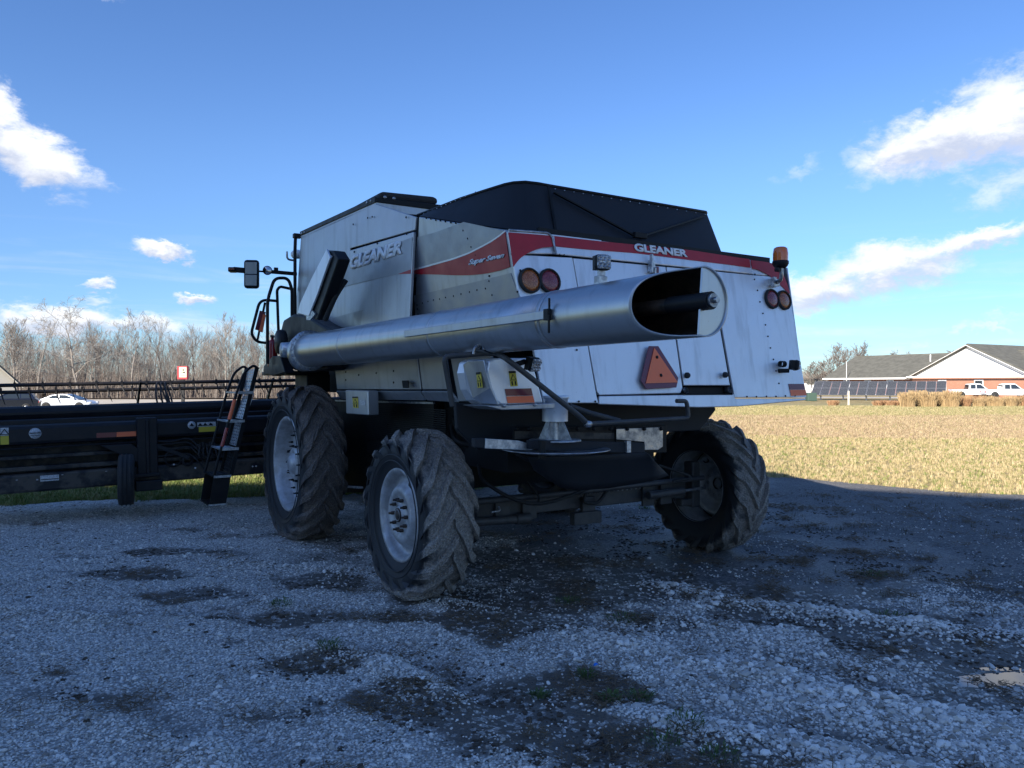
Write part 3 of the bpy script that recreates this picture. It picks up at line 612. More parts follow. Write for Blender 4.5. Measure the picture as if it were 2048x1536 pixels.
# protos of the wood
protos = []
for i, (hh, tr_, sp, st, fk, lv, tg) in enumerate([(11.5, .13, .40, .35, 12, 3, .016), (10.0, .11, .36, .45, 11, 3, .016), (12.5, .15, .42, .30, 13, 3, .016), (9.0, .09, .34, .40, 10, 3, .016), (8.0, .10, .48, .25, 12, 3, .015), (10.8, .12, .34, .5, 10, 3, .016)]):
    a, c = bare_tree(50 + i, hh, tr_, lv, sp, st, fk, .5, tg); o = joined(a, c).build('bare_tree', 'bark' if i % 2 else 'bark2'); protos.append(o)
def put_tree(k, i, x, y, s):
    o = protos[i] if not protos[i].get('used') else protos[i].copy()
    if not protos[i].get('used'): protos[i]['used'] = 1
    else: COL.objects.link(o)
    o.location = (x, y, -.2); o.rotation_euler = (0, 0, RS.rand() * 6.28); o.scale = (s, s, s * (.92 + .16 * RS.rand()))
    return tag(o, 'leafless slender tree, one of the wood standing behind the road', 'tree', 'bare trees of the wood behind the road')
cnt = 0
for row, y in enumerate((103.5, 107, 111, 115, 120, 126)):
    nrow = 46
    for k in range(nrow):
        x = -80 + 82 * (k + RS.rand()) / nrow
        put_tree(cnt, cnt % 6, x, y + RS.rand() * 4, (.58 + .42 * RS.rand() ** 1.5) * (1.0 if row < 4 else 1.12)); cnt += 1
for o in protos: 
    if 'used' in o: del o['used']
# under-storey: thin stems and brush nobody could count
b = MB(); r = random.Random(5)
for k in range(5200):
    x = -100 + r.random() * 102; y = 103.5 + r.random() ** (1.4 if k < 2600 else .6) * (30 if k < 2600 else 62); hh = 1.6 + r.random() ** 1.6 * 4.2 + (0 if k < 2600 else 1.5); lean = Vector((r.uniform(-.5, .5), r.uniform(-.4, .4), 0)); p = Vector((x, y, -.3))
    q = p + Vector((0, 0, hh * .5)) + lean * .3; e = p + Vector((0, 0, hh)) + lean
    b.tube([p, q, e], .03, 3, caps=False, radii=[.035 + .02 * r.random(), .028, .012], smooth=False)
    for j in range(4):
        t = .3 + .65 * r.random(); a = p.lerp(e, t); d = Vector((r.uniform(-1, 1), r.uniform(-1, 1), r.uniform(.3, 1.2))) * (.5 + .8 * r.random()); b.tube([a, a + d], .012, 3, caps=False, radii=[.016, .008], smooth=False)
M['brush'] = mat('brush_twigs', (.25, .215, .185), .9, 0, (.3, (.15, .11, .085), .8, .2))
tag(b.build('woodland_brush', 'brush'), kind='stuff')
# dark depth of the wood: leaf litter floor rising in the back
M['litter'] = mat('leaf_litter', (.12, .085, .06), .95, 0, (1.5, (.07, .05, .035), .8, .2))
tag(MB().add([(-120, 103, -.18), (4, 103, .02), (4, 175, .5), (-120, 175, .5)], [(0, 1, 2, 3)]).build('woodland_floor', 'litter'), kind='structure')
def big_tree(x, y, H_, seed, label, spread=.6, start=.2, forks=13, up=.35, m='bark2', tr_=None, lv=4, tg=.02, group=None):
    a, c = bare_tree(seed, H_, tr_ or H_ * .017, lv, spread, start, forks, up, tg)
    e = empty('bare_tree', (x, y, 0)); tag(e, label, 'tree', group); e.location.z = -.2 if x < 0 else 0; a.build('trunk', m, e); c.build('crown', m, e); return e
def gx_(px, Z): return (px - CX) / F_ * Z
big_tree(gx_(157, 103), 103, 13.8, 4, 'tall lone bare tree standing above the wood left of the red sign', .75, .22, 16, .12, tr_=.22)
big_tree(gx_(262, 104), 104, 12.4, 15, 'wide bare tree with spreading fan of limbs left of the red sign', .62, .42, 10, .5, tr_=.17)
big_tree(gx_(448, 104), 104, 12.0, 23, 'bare tree rising above the wood just right of the red sign', .5, .35, 11, .5, tr_=.14)
big_tree(gx_(30, 104), 104, 11.3, 29, 'bare tree behind the cream house at the left edge', .42, .35, 12, .5, tr_=.14)
# trees on the right
for i, (px, Z, H_, sp, lab) in enumerate([(1672, 150, 10.2, .55, 'round crowned bare tree nearest the gap left of the brick building roof'), (1722, 152, 10.6, .5, 'second round crowned bare tree rising behind the left end of the roof'), (1693, 158, 9.6, .55, 'bare tree standing between two taller ones behind the roof end'),
     (1622, 148, 6.4, .7, 'low bushy bare tree beside the right edge of the combine'), (1645, 153, 7.0, .65, 'low bare tree left of the brick building'), (1796, 175, 9.8, .6, 'bare treetop showing over the middle of the grey roof'), (1826, 190, 10.0, .4, 'thin bare treetop over the grey roof beside the vent pipe'), (1920, 190, 10.3, .5, 'bare treetop just left of the white gable peak')]):
    big_tree(gx_(px, Z), Z, H_, 60 + i, lab, sp, .22, 18, .5, 'bark', lv=4, tg=.026)
b = MB(); r = random.Random(9)
for k in range(1500):
    x = gx_(1560, 160) + r.random() * 32; y = 150 + r.random() * 22; hh = 1.5 + 3.2 * r.random(); p = Vector((x, y, 0)); e = p + Vector((r.uniform(-.8, .8), r.uniform(-.8, .8), hh)); b.tube([p, e], .03, 3, caps=False, radii=[.04, .018], smooth=False)
    for j in range(3):
        a = p.lerp(e, .3 + .6 * r.random()); b.tube([a, a + Vector((r.uniform(-1, 1), r.uniform(-1, 1), r.uniform(.2, 1)))], .02, 3, caps=False, smooth=False)
tag(b.build('hedgerow_brush', 'brush'), kind='stuff')
# far-off wood line that closes the horizon
b = MB(); r = random.Random(17)
for k in range(4200):
    x = -300 + r.random() * 660; y = 330 + r.random() * 40; hh = 3 + r.random() * 5; b.tube([(x, y, 0), (x + r.uniform(-1, 1), y, hh)], .3, 3, caps=False, radii=[.32, .10], smooth=False)
tag(b.build('distant_woods', 'brush'), kind='stuff')

# ---- cream house, far left
M['cream'] = mat('cream_siding', (.62, .58, .50), .8, 0, (1, (.55, .51, .44), .5, .3)); M['shingle'] = mat('grey_shingles', (.135, .132, .11), .95, 0, (1.2, (.085, .083, .07), .9, .2), (9, .5, .03))
M['trim'] = mat('white_trim', (.80, .80, .79), .6); M['glass'] = mat('dark_window_glass', (.04, .05, .06), .08, .2)
hx0 = gx_(33, 73)
hs = empty('cream_house', (hx0, 73, -.5), rad(44)); tag(hs, 'cream walled house with a steep gable, cut by the left edge of the picture', 'house')
MB().plate([(0, 0, 0), (-11, 0, 0), (-11, 0, 2.5), (-5.5, 0, 8.0), (0, 0, 2.5)], 10, Vector((0, -1, 0))).build('wall', 'cream', hs)
for s in (0, 1):
    x0, x1 = (.45, -5.5) if s == 0 else (-11.45, -5.5)
    MB().plate([(x0, -.4, 2.06), (x1, -.4, 8.1), (x1, 10.4, 8.1), (x0, 10.4, 2.06)], .14).build('roof', 'shingle', hs)
    MB().bar((x0, -.42, 2.0), (x1, -.42, 8.04), .04, .22, up=(0, 1, 0)).build('rake_board', 'shingle' if False else 'cream', hs)
for x in (-3, -8):
    w = MB().box((x, -.02, 1.6), (1.1, .06, 1.2)).build('window', 'trim', hs); MB().box((x, -.05, 1.6), (.9, .04, 1.0)).build('pane', 'glass', w)

# ---- brick building, right
M['brick'] = bpy.data.materials.new('red_brick'); M['brick'].use_nodes = True; t = M['brick'].node_tree
bk = N(t, 'ShaderNodeTexBrick'); bk.inputs['Color1'].default_value = (.29, .115, .07, 1); bk.inputs['Color2'].default_value = (.36, .15, .095, 1); bk.inputs['Mortar'].default_value = (.36, .22, .16, 1); bk.inputs['Scale'].default_value = 1; bk.inputs['Mortar Size'].default_value = .012; bk.inputs['Brick Width'].default_value = .25; bk.inputs['Row Height'].default_value = .075; tcb = N(t, 'ShaderNodeTexCoord'); mpb = N(t, 'ShaderNodeMapping'); mpb.inputs['Rotation'].default_value = (rad(90), 0, 0)
t.links.new(tcb.outputs['Object'], mpb.inputs[0]); t.links.new(mpb.outputs[0], bk.inputs[0]); t.links.new(bk.outputs[0], t.nodes['Principled BSDF'].inputs['Base Color']); t.nodes['Principled BSDF'].inputs['Roughness'].default_value = .9
# local frame: x runs along the front wall towards the viewer's right, y goes back into the building
bang = math.atan2(-.875, .485)
BB = empty('brick_building', (62.1, 118, 0), bang); tag(BB, 'low brick building with a grey shingle roof and a big white gable', 'building')
WE = 3.0                                     # eave height; local y positive = back, away from the camera
def BP(x, y, z): return Vector((x, y, z))
AP, GW = 7.37, 8.6
MB().box((-16.3 / 2 + GW, 8.0, WE / 2), (16.3 + 2 * GW, 15.6, WE)).build('wall', 'brick', BB)
# main roof
ov = .5; zr = 6.65; yd = 7.85
MB().plate([(-16.9, -ov, WE - .22), (24, -ov, WE - .22), (24, yd, zr), (-16.9, yd, zr)], .15).build('roof', 'shingle', BB)
MB().plate([(-16.9, 2 * yd + ov, WE - .22), (24, 2 * yd + ov, WE - .22), (24, yd, zr), (-16.9, yd, zr)], .15).build('roof', 'shingle', BB)
MB().plate([(-16.3, 0, WE), (-16.3, 2 * yd, WE), (-16.3, yd, zr - .2)], .1, Vector((-1, 0, 0))).build('end_gable', 'trim', BB)
MB().box((-8.4, -ov - .03, WE - .28), (17.0, .06, .24)).build('gutter', 'trim', BB)
# cross gable, two metres proud of the front wall
yf = -1.2
MB().plate([(0, yf, 0), (2 * GW, yf, 0), (2 * GW, yf, WE), (0, yf, WE)], 1.2, Vector((0, -1, 0))).build('porch_wall', 'brick', BB)
MB().plate([(-.1, yf - .05, WE), (2 * GW + .1, yf - .05, WE), (GW, yf - .05, AP - .15)], .12, Vector((0, -1, 0))).build('gable', 'trim', BB)
MB().plate([(-.7, yf - .7, WE - .25), (GW, yf - .7, AP + .12), (GW, 20, AP + .12), (-.7, 20, WE - .25)], .15).build('gable_roof', 'shingle', BB)
MB().plate([(2 * GW + .7, yf - .7, WE - .25), (GW, yf - .7, AP + .12), (GW, 20, AP + .12), (2 * GW + .7, 20, WE - .25)], .15).build('gable_roof', 'shingle', BB)
for s in (0, 1):
    x0 = -.7 if s == 0 else 2 * GW + .7; MB().bar((x0, yf - .74, WE - .38), (GW, yf - .74, AP), .05, .26, up=(0, 1, 0)).build('rake_board', 'trim', BB)
MB().box((GW, yf - .72, WE - .12), (2 * GW + 1.0, .06, .24)).build('gutter', 'trim', BB)
MB().lathe([(.0001, -.04), (.42, -.04), (.46, 0)], 24, (GW, yf - .10, AP - 1.3), 'Y').build('gable_vent', 'cream', BB)
MB().tube([(-1.2, 5.2, 5.2), (-1.2, 5.2, 6.5)], .10, 8).build('vent_pipe', 'trim', BB)
for x in (-12.5, -8.5, -4.5, 4.7, 10.0):
    yw = 0 if x < 0 else yf
    w = MB().box((x, yw - .03, 1.6), (1.25, .08, 1.7)).build('window', 'trim', BB); MB().box((x, yw - .085, 1.6), (1.0, .04, 1.45)).build('pane', 'glass' if x < 0 else 'lampglass0' if False else 'glass', w)
# small white house behind
wh = empty('white_house', (gx_(1626, 150), 150, 0)); tag(wh, 'tiny white house seen between the combine and the solar panels', 'house')
MB().box((0, 0, 1.0), (3.2, 4, 2.0)).build('wall', 'trim', wh); MB().plate([(-1.9, -2.2, 1.9), (1.9, -2.2, 1.9), (1.9, 0, 2.9), (-1.9, 0, 2.9)], .1).build('roof', 'shingle', wh)
w = MB().box((-.3, -2.03, .95), (.5, .05, .9)).build('window', 'glass', wh)
# utility box
tag(MB().box((gx_(1622, 84), 84, .45), (1.0, .8, .9)).build('utility_box', mat('box_green', (.05, .09, .07), .6), bevel=.05), 'dark green utility box on the grass left of the solar panels', 'utility box')
# pole left of the roof
tag(MB().tube([(gx_(1693, 128), 128, 0), (gx_(1693, 128), 128, 5.6)], .04, 8).build('light_pole', 'trim'), 'thin pale pole standing in front of the left end of the roof', 'pole')

# ---- solar table
M['cell'] = bpy.data.materials.new('solar_cells'); M['cell'].use_nodes = True; t = M['cell'].node_tree
bk = N(t, 'ShaderNodeTexBrick'); bk.offset = 0; bk.inputs['Color1'].default_value = (.045, .048, .055, 1); bk.inputs['Color2'].default_value = (.06, .064, .072, 1); bk.inputs['Mortar'].default_value = (.22, .24, .27, 1); bk.inputs['Scale'].default_value = 6; bk.inputs['Mortar Size'].default_value = .012; bk.inputs['Brick Width'].default_value = 1; bk.inputs['Row Height'].default_value = .62
tcb = N(t, 'ShaderNodeTexCoord'); t.links.new(tcb.outputs['Object'], bk.inputs[0]); t.links.new(bk.outputs[0], t.nodes['Principled BSDF'].inputs['Base Color']); t.nodes['Principled BSDF'].inputs['Roughness'].default_value = .5; t.nodes['Principled BSDF'].inputs['Specular IOR Level'].default_value = .2
sa = rad(-31)
SA = empty('solar_array', (gx_(1621, 90), 90, 0), sa); tag(SA, 'long tilted solar array of dark panels in front of the brick building', 'solar array')
nc_, pw, ph = 14, .985, 1.72; tilt = math.asin((2.20 - .58) / (2 * ph)); ct, st_ = math.cos(tilt), math.sin(tilt)
for i in range(nc_):
    for j in range(2):
        p0 = Vector((i * pw + .02, j * ph * ct, .58 + j * ph * st_)); e = (pw - .04); dY = Vector((0, ct, st_)) * (ph - .04); nn = Vector((0, -st_, ct))
        o = MB().plate([p0, p0 + Vector((e, 0, 0)), p0 + Vector((e, 0, 0)) + dY, p0 + dY], .04, nn).build('solar_panel', 'galv', SA)
        q = p0 + nn * .004; ix = Vector((.035, 0, 0)); iy = dY.normalized() * .035
        MB().plate([q + ix + iy, q + Vector((e, 0, 0)) - ix + iy, q + Vector((e, 0, 0)) - ix + dY - iy, q + ix + dY - iy], .003, nn).build('cells', 'cell', o)
for i in range(6):
    x = .9 + i * 2.45; b = MB(); b.box((x, 1.45, .62), (.14, .14, 1.3)); b.bar((x, .25, .62), (x, 2.9, 1.95), .10, .12); b.bar((x, 1.4, .35), (x, .35, .62), .08, .08); b.build('support_post', 'galv', SA)
MB().bar((0, .3, .66), (nc_ * pw, .3, .66), .06, .1).build('purlin', 'galv', SA); MB().bar((0, 3.0, 2.0), (nc_ * pw, 3.0, 2.0), .06, .1).build('purlin', 'galv', SA)
# marker post
tag(MB().box((gx_(1697, 67), 67, .62), (.13, .13, 1.24)).build('marker_post', 'cream', bevel=.01), 'short pale wooden marker post in the grass before the solar array', 'post')
# ---- ornamental grass clumps
M['plume'] = mat('straw_plumes', (.46, .33, .17), .9, 0, (3, (.33, .22, .11), .8, .2)); M['plume2'] = mat('brown_plumes', (.40, .23, .12), .9, 0, (3, (.28, .16, .08), .8, .2))
def clump(x, y, r_, h_, n, m, i, lab, grp):
    r = random.Random(i); b = MB()
    for k in range(n):
        a = r.random() * 6.28; q = r.random() ** .5 * r_ * .8; p = Vector((math.cos(a) * q, math.sin(a) * q, 0)); hh = h_ * (.6 + .4 * r.random()); o_ = Vector((math.cos(a), math.sin(a), 0)) * r_ * (.1 + .6 * r.random() ** 2) * .8 + Vector((r.uniform(-.1, .1), r.uniform(-.1, .1), 0))
        b.tube([p, p + o_ * .35 + Vector((0, 0, hh * .6)), p + o_ + Vector((0, 0, hh))], .008, 3, caps=False, radii=[.010, .010, .018 if k % 3 == 0 else .006], smooth=False)
    return tag(b.build('ornamental_grass', m, loc=(x, y, 0)), lab, 'ornamental grass', grp)
i = 0
for k, px in enumerate((1815, 1838, 1858, 1880, 1903)):
    clump(gx_(px, 59 + k % 2), 59 + k % 2, .62, 1.28 + .12 * (k % 3 == 1), 520, 'plume', i, 'tall straw coloured grass clump in the row before the pickups', 'tall dry grass clumps'); i += 1
for k, px in enumerate(range(1930, 2110, 14)):
    clump(gx_(px, 60), 60 + RS.rand(), .5, .78 + .2 * RS.rand(), 260, 'plume' if k % 3 else 'plume2', i, 'low straw coloured grass clump in the row before the pickups', 'low dry grass clumps'); i += 1
for k, px in enumerate((1668, 1675, 1756, 1768, 1782, 1795)):
    clump(gx_(px, 62), 62 + RS.rand(), .4, .55, 160, 'plume2', i, 'knee high brown grass clump under the solar panels', 'brown grass clumps under the panels'); i += 1

# ---- vehicles
M['tyre'] = mat('car_tyre', (.02, .02, .02), .8); M['alloy'] = mat('alloy_rim', (.35, .36, .38), .3, .8); M['carwhite'] = mat('white_car_paint', (.72, .73, .75), .25, 0, coat=.6); M['carsilver'] = mat('silver_white_car_paint', (.60, .64, .70), .25, .2, coat=.6); M['carnavy'] = mat('dark_navy_car_paint', (.012, .015, .028), .2, .2, coat=.8); M['carglass'] = mat('car_glass', (.03, .04, .05), .05, .1)
def car(name, loc, rz, body, cabin, gl, W_, wheels, paint, label, cat, wr=.33, lamps=True, group=None):
    """profiles in x (length, front at +x) and z"""
    e = empty(name, loc, rz); tag(e, label, cat, group)
    MB().plate([(x, -W_ / 2, z) for x, z in body], W_, Vector((0, -1, 0))).build('body', paint, e, bevel=.07)
    # cabin tapers towards the roof
    zb = min(z for _, z in cabin); zt = max(z for _, z in cabin)
    def yy_(z): return W_ / 2 - .04 - .17 * (z - zb) / (zt - zb)
    L_ = [Vector((x, -yy_(z), z)) for x, z in cabin]; R_ = [Vector((x, yy_(z), z)) for x, z in cabin]; n_ = len(L_)
    b = MB(); b.add(L_ + R_, [tuple(range(n_)), tuple(range(2 * n_ - 1, n_ - 1, -1))] + [(i, i + n_, (i + 1) % n_ + n_, (i + 1) % n_) for i in range(n_)]); b.build('cabin', paint, e, bevel=.05)
    for g_ in gl:
        for s in (-1, 1): MB().add([(x, s * (yy_(z) + .006), z) for x, z in g_], [tuple(range(len(g_)))]).build('side_window', 'carglass', e)
    # windscreens, from the sloping edges of the cabin
    lo = [c for c in cabin if abs(c[1] - zb) < .02]; hi = [c for c in cabin if abs(c[1] - zt) < .12]
    for s, a, c in ((1, max(lo), max(hi)), (-1, min(lo), min(hi))):
        ya, yc = yy_(a[1]) - .08, yy_(c[1]) - .10; d = .012 * s
        f = lambda t: (a[0] + (c[0] - a[0]) * t + d, a[1] + (c[1] - a[1]) * t + .008)
        p, q = f(.06), f(.90); MB().add([(p[0], -ya, p[1]), (p[0], ya, p[1]), (q[0], yc, q[1]), (q[0], -yc, q[1])], [(0, 1, 2, 3)]).build('windscreen', 'carglass', e)
    for x in wheels:
        for s in (-1, 1):
            MB().lathe([(.0001, -.03), (wr + .055, -.03), (wr + .055, 0)], 24, (x, s * (W_ / 2 - .0), wr), 'Y').build('wheel_arch', 'tyre', e)
            o = MB().lathe([(wr * .60, -.11), (wr * .92, -.11), (wr, -.08), (wr, .08), (wr * .92, .11), (wr * .6, .11)], 26, (0, 0, 0), 'Y').build('wheel', 'tyre', e); o.location = (x, s * (W_ / 2 - .06), wr)
            MB().lathe([(.0001, -.085 * 1), (wr * .15, -.09), (wr * .5, -.07), (wr * .62, -.10), (wr * .62, .10), (.0001, .085)], 20, axis='Y').build('rim', 'alloy', o)
    x0 = min(x for x, _ in body); x1 = max(x for x, _ in body)
    for s in (-1, 1):
        MB().box((x0 + .05, s * (W_ / 2 - .16), .82), (.14, .26, .16)).build('tail_light', 'redlamp0', e); MB().box((x1 - .08, s * (W_ / 2 - .2), .68), (.18, .3, .14)).build('headlight', 'lampclear', e)
        MB().box((max(lo)[0] - .35, s * (W_ / 2 + .06), zb + .08), (.12, .18, .13)).build('wing_mirror', paint, e, bevel=.02)
    return e
M['redlamp0'] = mat('car_tail_light', (.35, .02, .02), .2); M['lampclear'] = mat('car_headlight', (.6, .62, .65), .1, .3)
M['cream_sign'] = mat('cream_sign_face', (.72, .66, .45), .5); M['sign_red'] = mat('sign_red', (.36, .02, .03), .5)
sed = [(-2.4, .30), (-2.42, .72), (-2.25, .98), (-1.7, 1.02), (.9, .98), (1.9, .84), (2.36, .66), (2.4, .32), (2.0, .22), (-2.0, .22)]
car('sedan', (gx_(135, 70), 70, -.49), rad(4), sed, [(-1.95, .98), (-1.05, 1.36), (-.3, 1.45), (.25, 1.42), (1.35, .96)], [[(-1.45, 1.05), (-.95, 1.30), (-.42, 1.36), (-.42, 1.03)], [(-.34, 1.03), (-.34, 1.37), (.22, 1.35), (.98, 1.02)]], 1.8, (-1.42, 1.45), 'carsilver', 'silver white sedan parked side on across the road', 'car')
suv = [(-2.2, .32), (-2.25, .95), (-1.95, 1.10), (1.0, 1.06), (1.9, .98), (2.22, .78), (2.25, .35), (1.9, .24), (-1.9, .24)]
car('suv', (gx_(19, 66), 66, -.49), rad(205), suv, [(-2.0, 1.06), (-1.75, 1.5), (-1.2, 1.62), (.1, 1.58), (1.15, 1.04)], [[(-1.75, 1.14), (-1.55, 1.44), (-.95, 1.50), (-.95, 1.12)], [(-.87, 1.12), (-.87, 1.50), (.0, 1.48), (.78, 1.10)]], 1.82, (-1.35, 1.4), 'carnavy', 'dark navy hatchback parked in front of the cream house', 'car', .34)
def pickup(loc, rz, lab):
    bd = [(-2.95, .50), (-2.98, 1.12), (-.75, 1.14), (-.70, 1.16), (1.3, 1.16), (2.55, 1.08), (2.9, .95), (2.92, .45), (2.6, .36), (-2.7, .42)]
    e = car('pickup_truck', loc, rz, bd, [(-.95, 1.12), (-.85, 1.82), (-.5, 1.92), (.55, 1.90), (1.45, 1.13)], [[(-.72, 1.20), (-.68, 1.76), (-.08, 1.80), (-.08, 1.20)], [(.02, 1.20), (.02, 1.80), (.55, 1.78), (1.18, 1.20)]], 1.98, (-1.9, 1.85), 'carwhite', lab, 'pickup truck', .40)
    MB().box((-1.9, 0, 1.125), (1.9, 1.7, .06)).build('bed', 'tyre', e); return e
pickup((gx_(1948, 106), 106, 0), rad(-12), 'white pickup truck with its tailgate nearest the solar panels, partly behind another')
pickup((gx_(2016, 101), 101, 0), rad(-12), 'white pickup truck at the right edge in front of the brick wall')
# dark car glimpsed under the solar panels
# sign on its pole
sg = empty('roadside_sign', (gx_(366, 76), 76, -.49)); tag(sg, 'red framed sign with a cream face on a dark pole before the wood', 'sign')
MB().box((0, 0, 1.35), (.26, .26, 2.9)).build('pole', 'tyre', sg); MB().box((0, 0, 3.45), (1.0, .4, 1.3)).build('frame', 'sign_red', sg, bevel=.02)
MB().box((.07, -.205, 3.5), (.72, .02, 1.0)).build('sign_face', 'cream_sign', sg)
b = MB(); b.box((.12, -.22, 3.72), (.18, .01, .14)); b.box((.02, -.22, 3.50), (.24, .01, .05)); b.box((.20, -.22, 3.48), (.16, .01, .16)); b.box((.10, -.22, 3.22), (.42, .01, .06)); tag(b.build('painted_marks', 'tyre', sg), kind='stuff')
# conical shrubs and small posts along the road
def shrub(x, y, r_, h_, m, i, lab):
    r = random.Random(i); b = MB()
    for k in range(420):
        z = r.random(); q = r_ * (1 - z * .75) * (.5 + .5 * r.random()); a = r.random() * 6.28; p = Vector((math.cos(a) * q, math.sin(a) * q, .1 + z * h_)); d = Vector((r.uniform(-1, 1), r.uniform(-1, 1), r.uniform(-.3, 1))) * .10; s = Vector((r.uniform(-1, 1), r.uniform(-1, 1), r.uniform(-1, 1))) * .05
        b.add([p, p + d + s, p + d - s], [(0, 1, 2)])
    e = b.build('shrub', m, loc=(x, y, -.5)); return tag(e, lab, 'shrub')
M['rust'] = mat('rusty_foliage', (.22, .10, .035), .9, 0, (4, (.12, .06, .02), .8, .2))
shrub(gx_(56, 74), 74, .55, 1.5, 'rust', 1, 'rusty brown shrub between the navy car and the sedan'); shrub(gx_(87, 78), 78, .4, 1.2, 'rust', 2, 'small rusty shrub behind the rear of the sedan'); 
for px, lab in ((256, 'short grey post right of the sedan'), (313, 'short grey post further right, near the red sign')):
    tag(MB().box((gx_(px, 66), 66, -.17), (.22, .22, .64)).build('bollard', 'cladding', bevel=.04), lab + ' by the road', 'bollard')
# =================================================================== THE COMBINE
def tag_combine(o): return tag(o, 'big silver combine harvester with red stripes, black tank top and folded auger tube', 'combine harvester')
CB = tag_combine(empty('combine_harvester', (ORG[0], ORG[1], 0), TH))
def quad_panel(pts, m, name, th=.02, bevel=.006, n=None):
    return MB().plate(pts, th, n).build(name, m, CB, bevel=bevel)

# ---- core block behind the sheet metal, near-black so the gaps read as shade
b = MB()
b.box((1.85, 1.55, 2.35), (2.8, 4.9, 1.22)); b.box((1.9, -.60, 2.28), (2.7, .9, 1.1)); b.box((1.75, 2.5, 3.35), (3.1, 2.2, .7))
b.build('dark_core', 'void', CB)
b = MB(); b.box((1.72, 2.1, 1.22), (2.3, 2.6, .9)); b.box((1.4, .1, 1.38), (1.7, 1.2, .6)); b.box((1.75, 3.1, .9), (2.6, .35, .35))  # belly blocks, their near-black stands for the shade under the machine
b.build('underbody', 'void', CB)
# deck on top behind the tank
sl = [(.13, .36, 3.41), (.13, -1.14, 3.015), (3.37, -1.14, 3.015), (3.37, .36, 3.41)]
b = MB().plate(sl, .02); b.build('deck', 'black', CB)
# ---- left side sheets
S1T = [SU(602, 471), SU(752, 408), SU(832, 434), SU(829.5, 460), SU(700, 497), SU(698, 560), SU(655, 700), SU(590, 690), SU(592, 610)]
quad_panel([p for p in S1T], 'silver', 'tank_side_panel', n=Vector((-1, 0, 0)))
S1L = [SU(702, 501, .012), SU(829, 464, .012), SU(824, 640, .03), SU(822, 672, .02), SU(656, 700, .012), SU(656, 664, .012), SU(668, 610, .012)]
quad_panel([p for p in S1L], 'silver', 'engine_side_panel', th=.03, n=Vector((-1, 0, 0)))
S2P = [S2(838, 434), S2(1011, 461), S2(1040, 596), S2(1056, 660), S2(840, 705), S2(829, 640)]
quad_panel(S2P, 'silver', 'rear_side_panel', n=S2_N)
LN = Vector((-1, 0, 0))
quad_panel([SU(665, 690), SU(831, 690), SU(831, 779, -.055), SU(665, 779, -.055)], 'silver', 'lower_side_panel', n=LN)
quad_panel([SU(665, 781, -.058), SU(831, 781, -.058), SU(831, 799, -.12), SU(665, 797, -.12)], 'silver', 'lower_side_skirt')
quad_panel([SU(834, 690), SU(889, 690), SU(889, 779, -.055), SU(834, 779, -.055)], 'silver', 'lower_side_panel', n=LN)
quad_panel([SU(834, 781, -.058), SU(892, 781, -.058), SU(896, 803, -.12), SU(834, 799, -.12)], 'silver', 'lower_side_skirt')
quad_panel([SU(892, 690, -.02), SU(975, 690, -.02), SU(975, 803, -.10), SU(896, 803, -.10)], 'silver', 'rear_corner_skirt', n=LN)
MB().plate([SU(804, 761, .004), SU(817, 761, .004), SU(818, 776, .004), SU(806, 776, .004)], .01, LN).build('latch_opening', 'void', CB, bevel=.004)
# rivets and bolts
def dots(pts, r, fn, m, name, off=.004):
    b = MB()
    for q in pts:
        p = fn(q[0], q[1], off); n = S2_N if fn is S2 else (-R_N if fn is R else LN)
        mt = n.to_track_quat('Z', 'Y').to_matrix()
        b.lathe([(r, -.004), (r, .001), (r * .7, .004), (0.0001, .005)], 8, p, mtx=mt)
    o = b.build(name, m, CB); return tag(o, kind='stuff')
dots([(853, 436), (862, 437.5), (872, 440), (881, 441), (891, 443), (902, 445), (912, 446), (927, 461), (936, 477), (943, 494), (952, 510), (979, 552), (979, 562), (1042, 430 + 112), (846, 606), (857, 603), (868, 600), (880, 598), (892, 595), (908, 592), (923, 588), (940, 584), (955, 580), (972, 577), (985, 590), (835, 610), (836, 618), (837, 628)], .009, S2, 'black', 'rivets')
dots([(738, 436), (747, 434), (709, 449), (815, 435), (816, 468), (711, 504), (735, 490), (757, 487), (742, 636), (800, 650), (755, 746), (720, 750), (694, 744), (694, 760), (790, 742), (790, 765)], .011, SU, 'black', 'rivets', .016)
# decals on the engine side panel
def decal(fn, pts, m, name, off=.005, th=.004):
    q = [fn(x, y, off) for x, y in pts]; n = S2_N if fn is S2 else (-R_N if fn is R else LN)
    return MB().plate(q, th, n).build(name, m, CB)
decal(SU, [(704, 521), (828, 475), (825.5, 546), (800, 549), (760, 557), (676, 577), (690, 540)], 'grey_band', 'grey_stripe', .020)
decal(SU, [(800, 548.6), (825.5, 539.5), (825.5, 547.8)], 'red', 'red_stripe', .023)
decal(SU, [(669, 636), (720, 622), (825, 600), (824.5, 640), (822, 655), (660, 690)], 'grey_band', 'grey_stripe', .020)
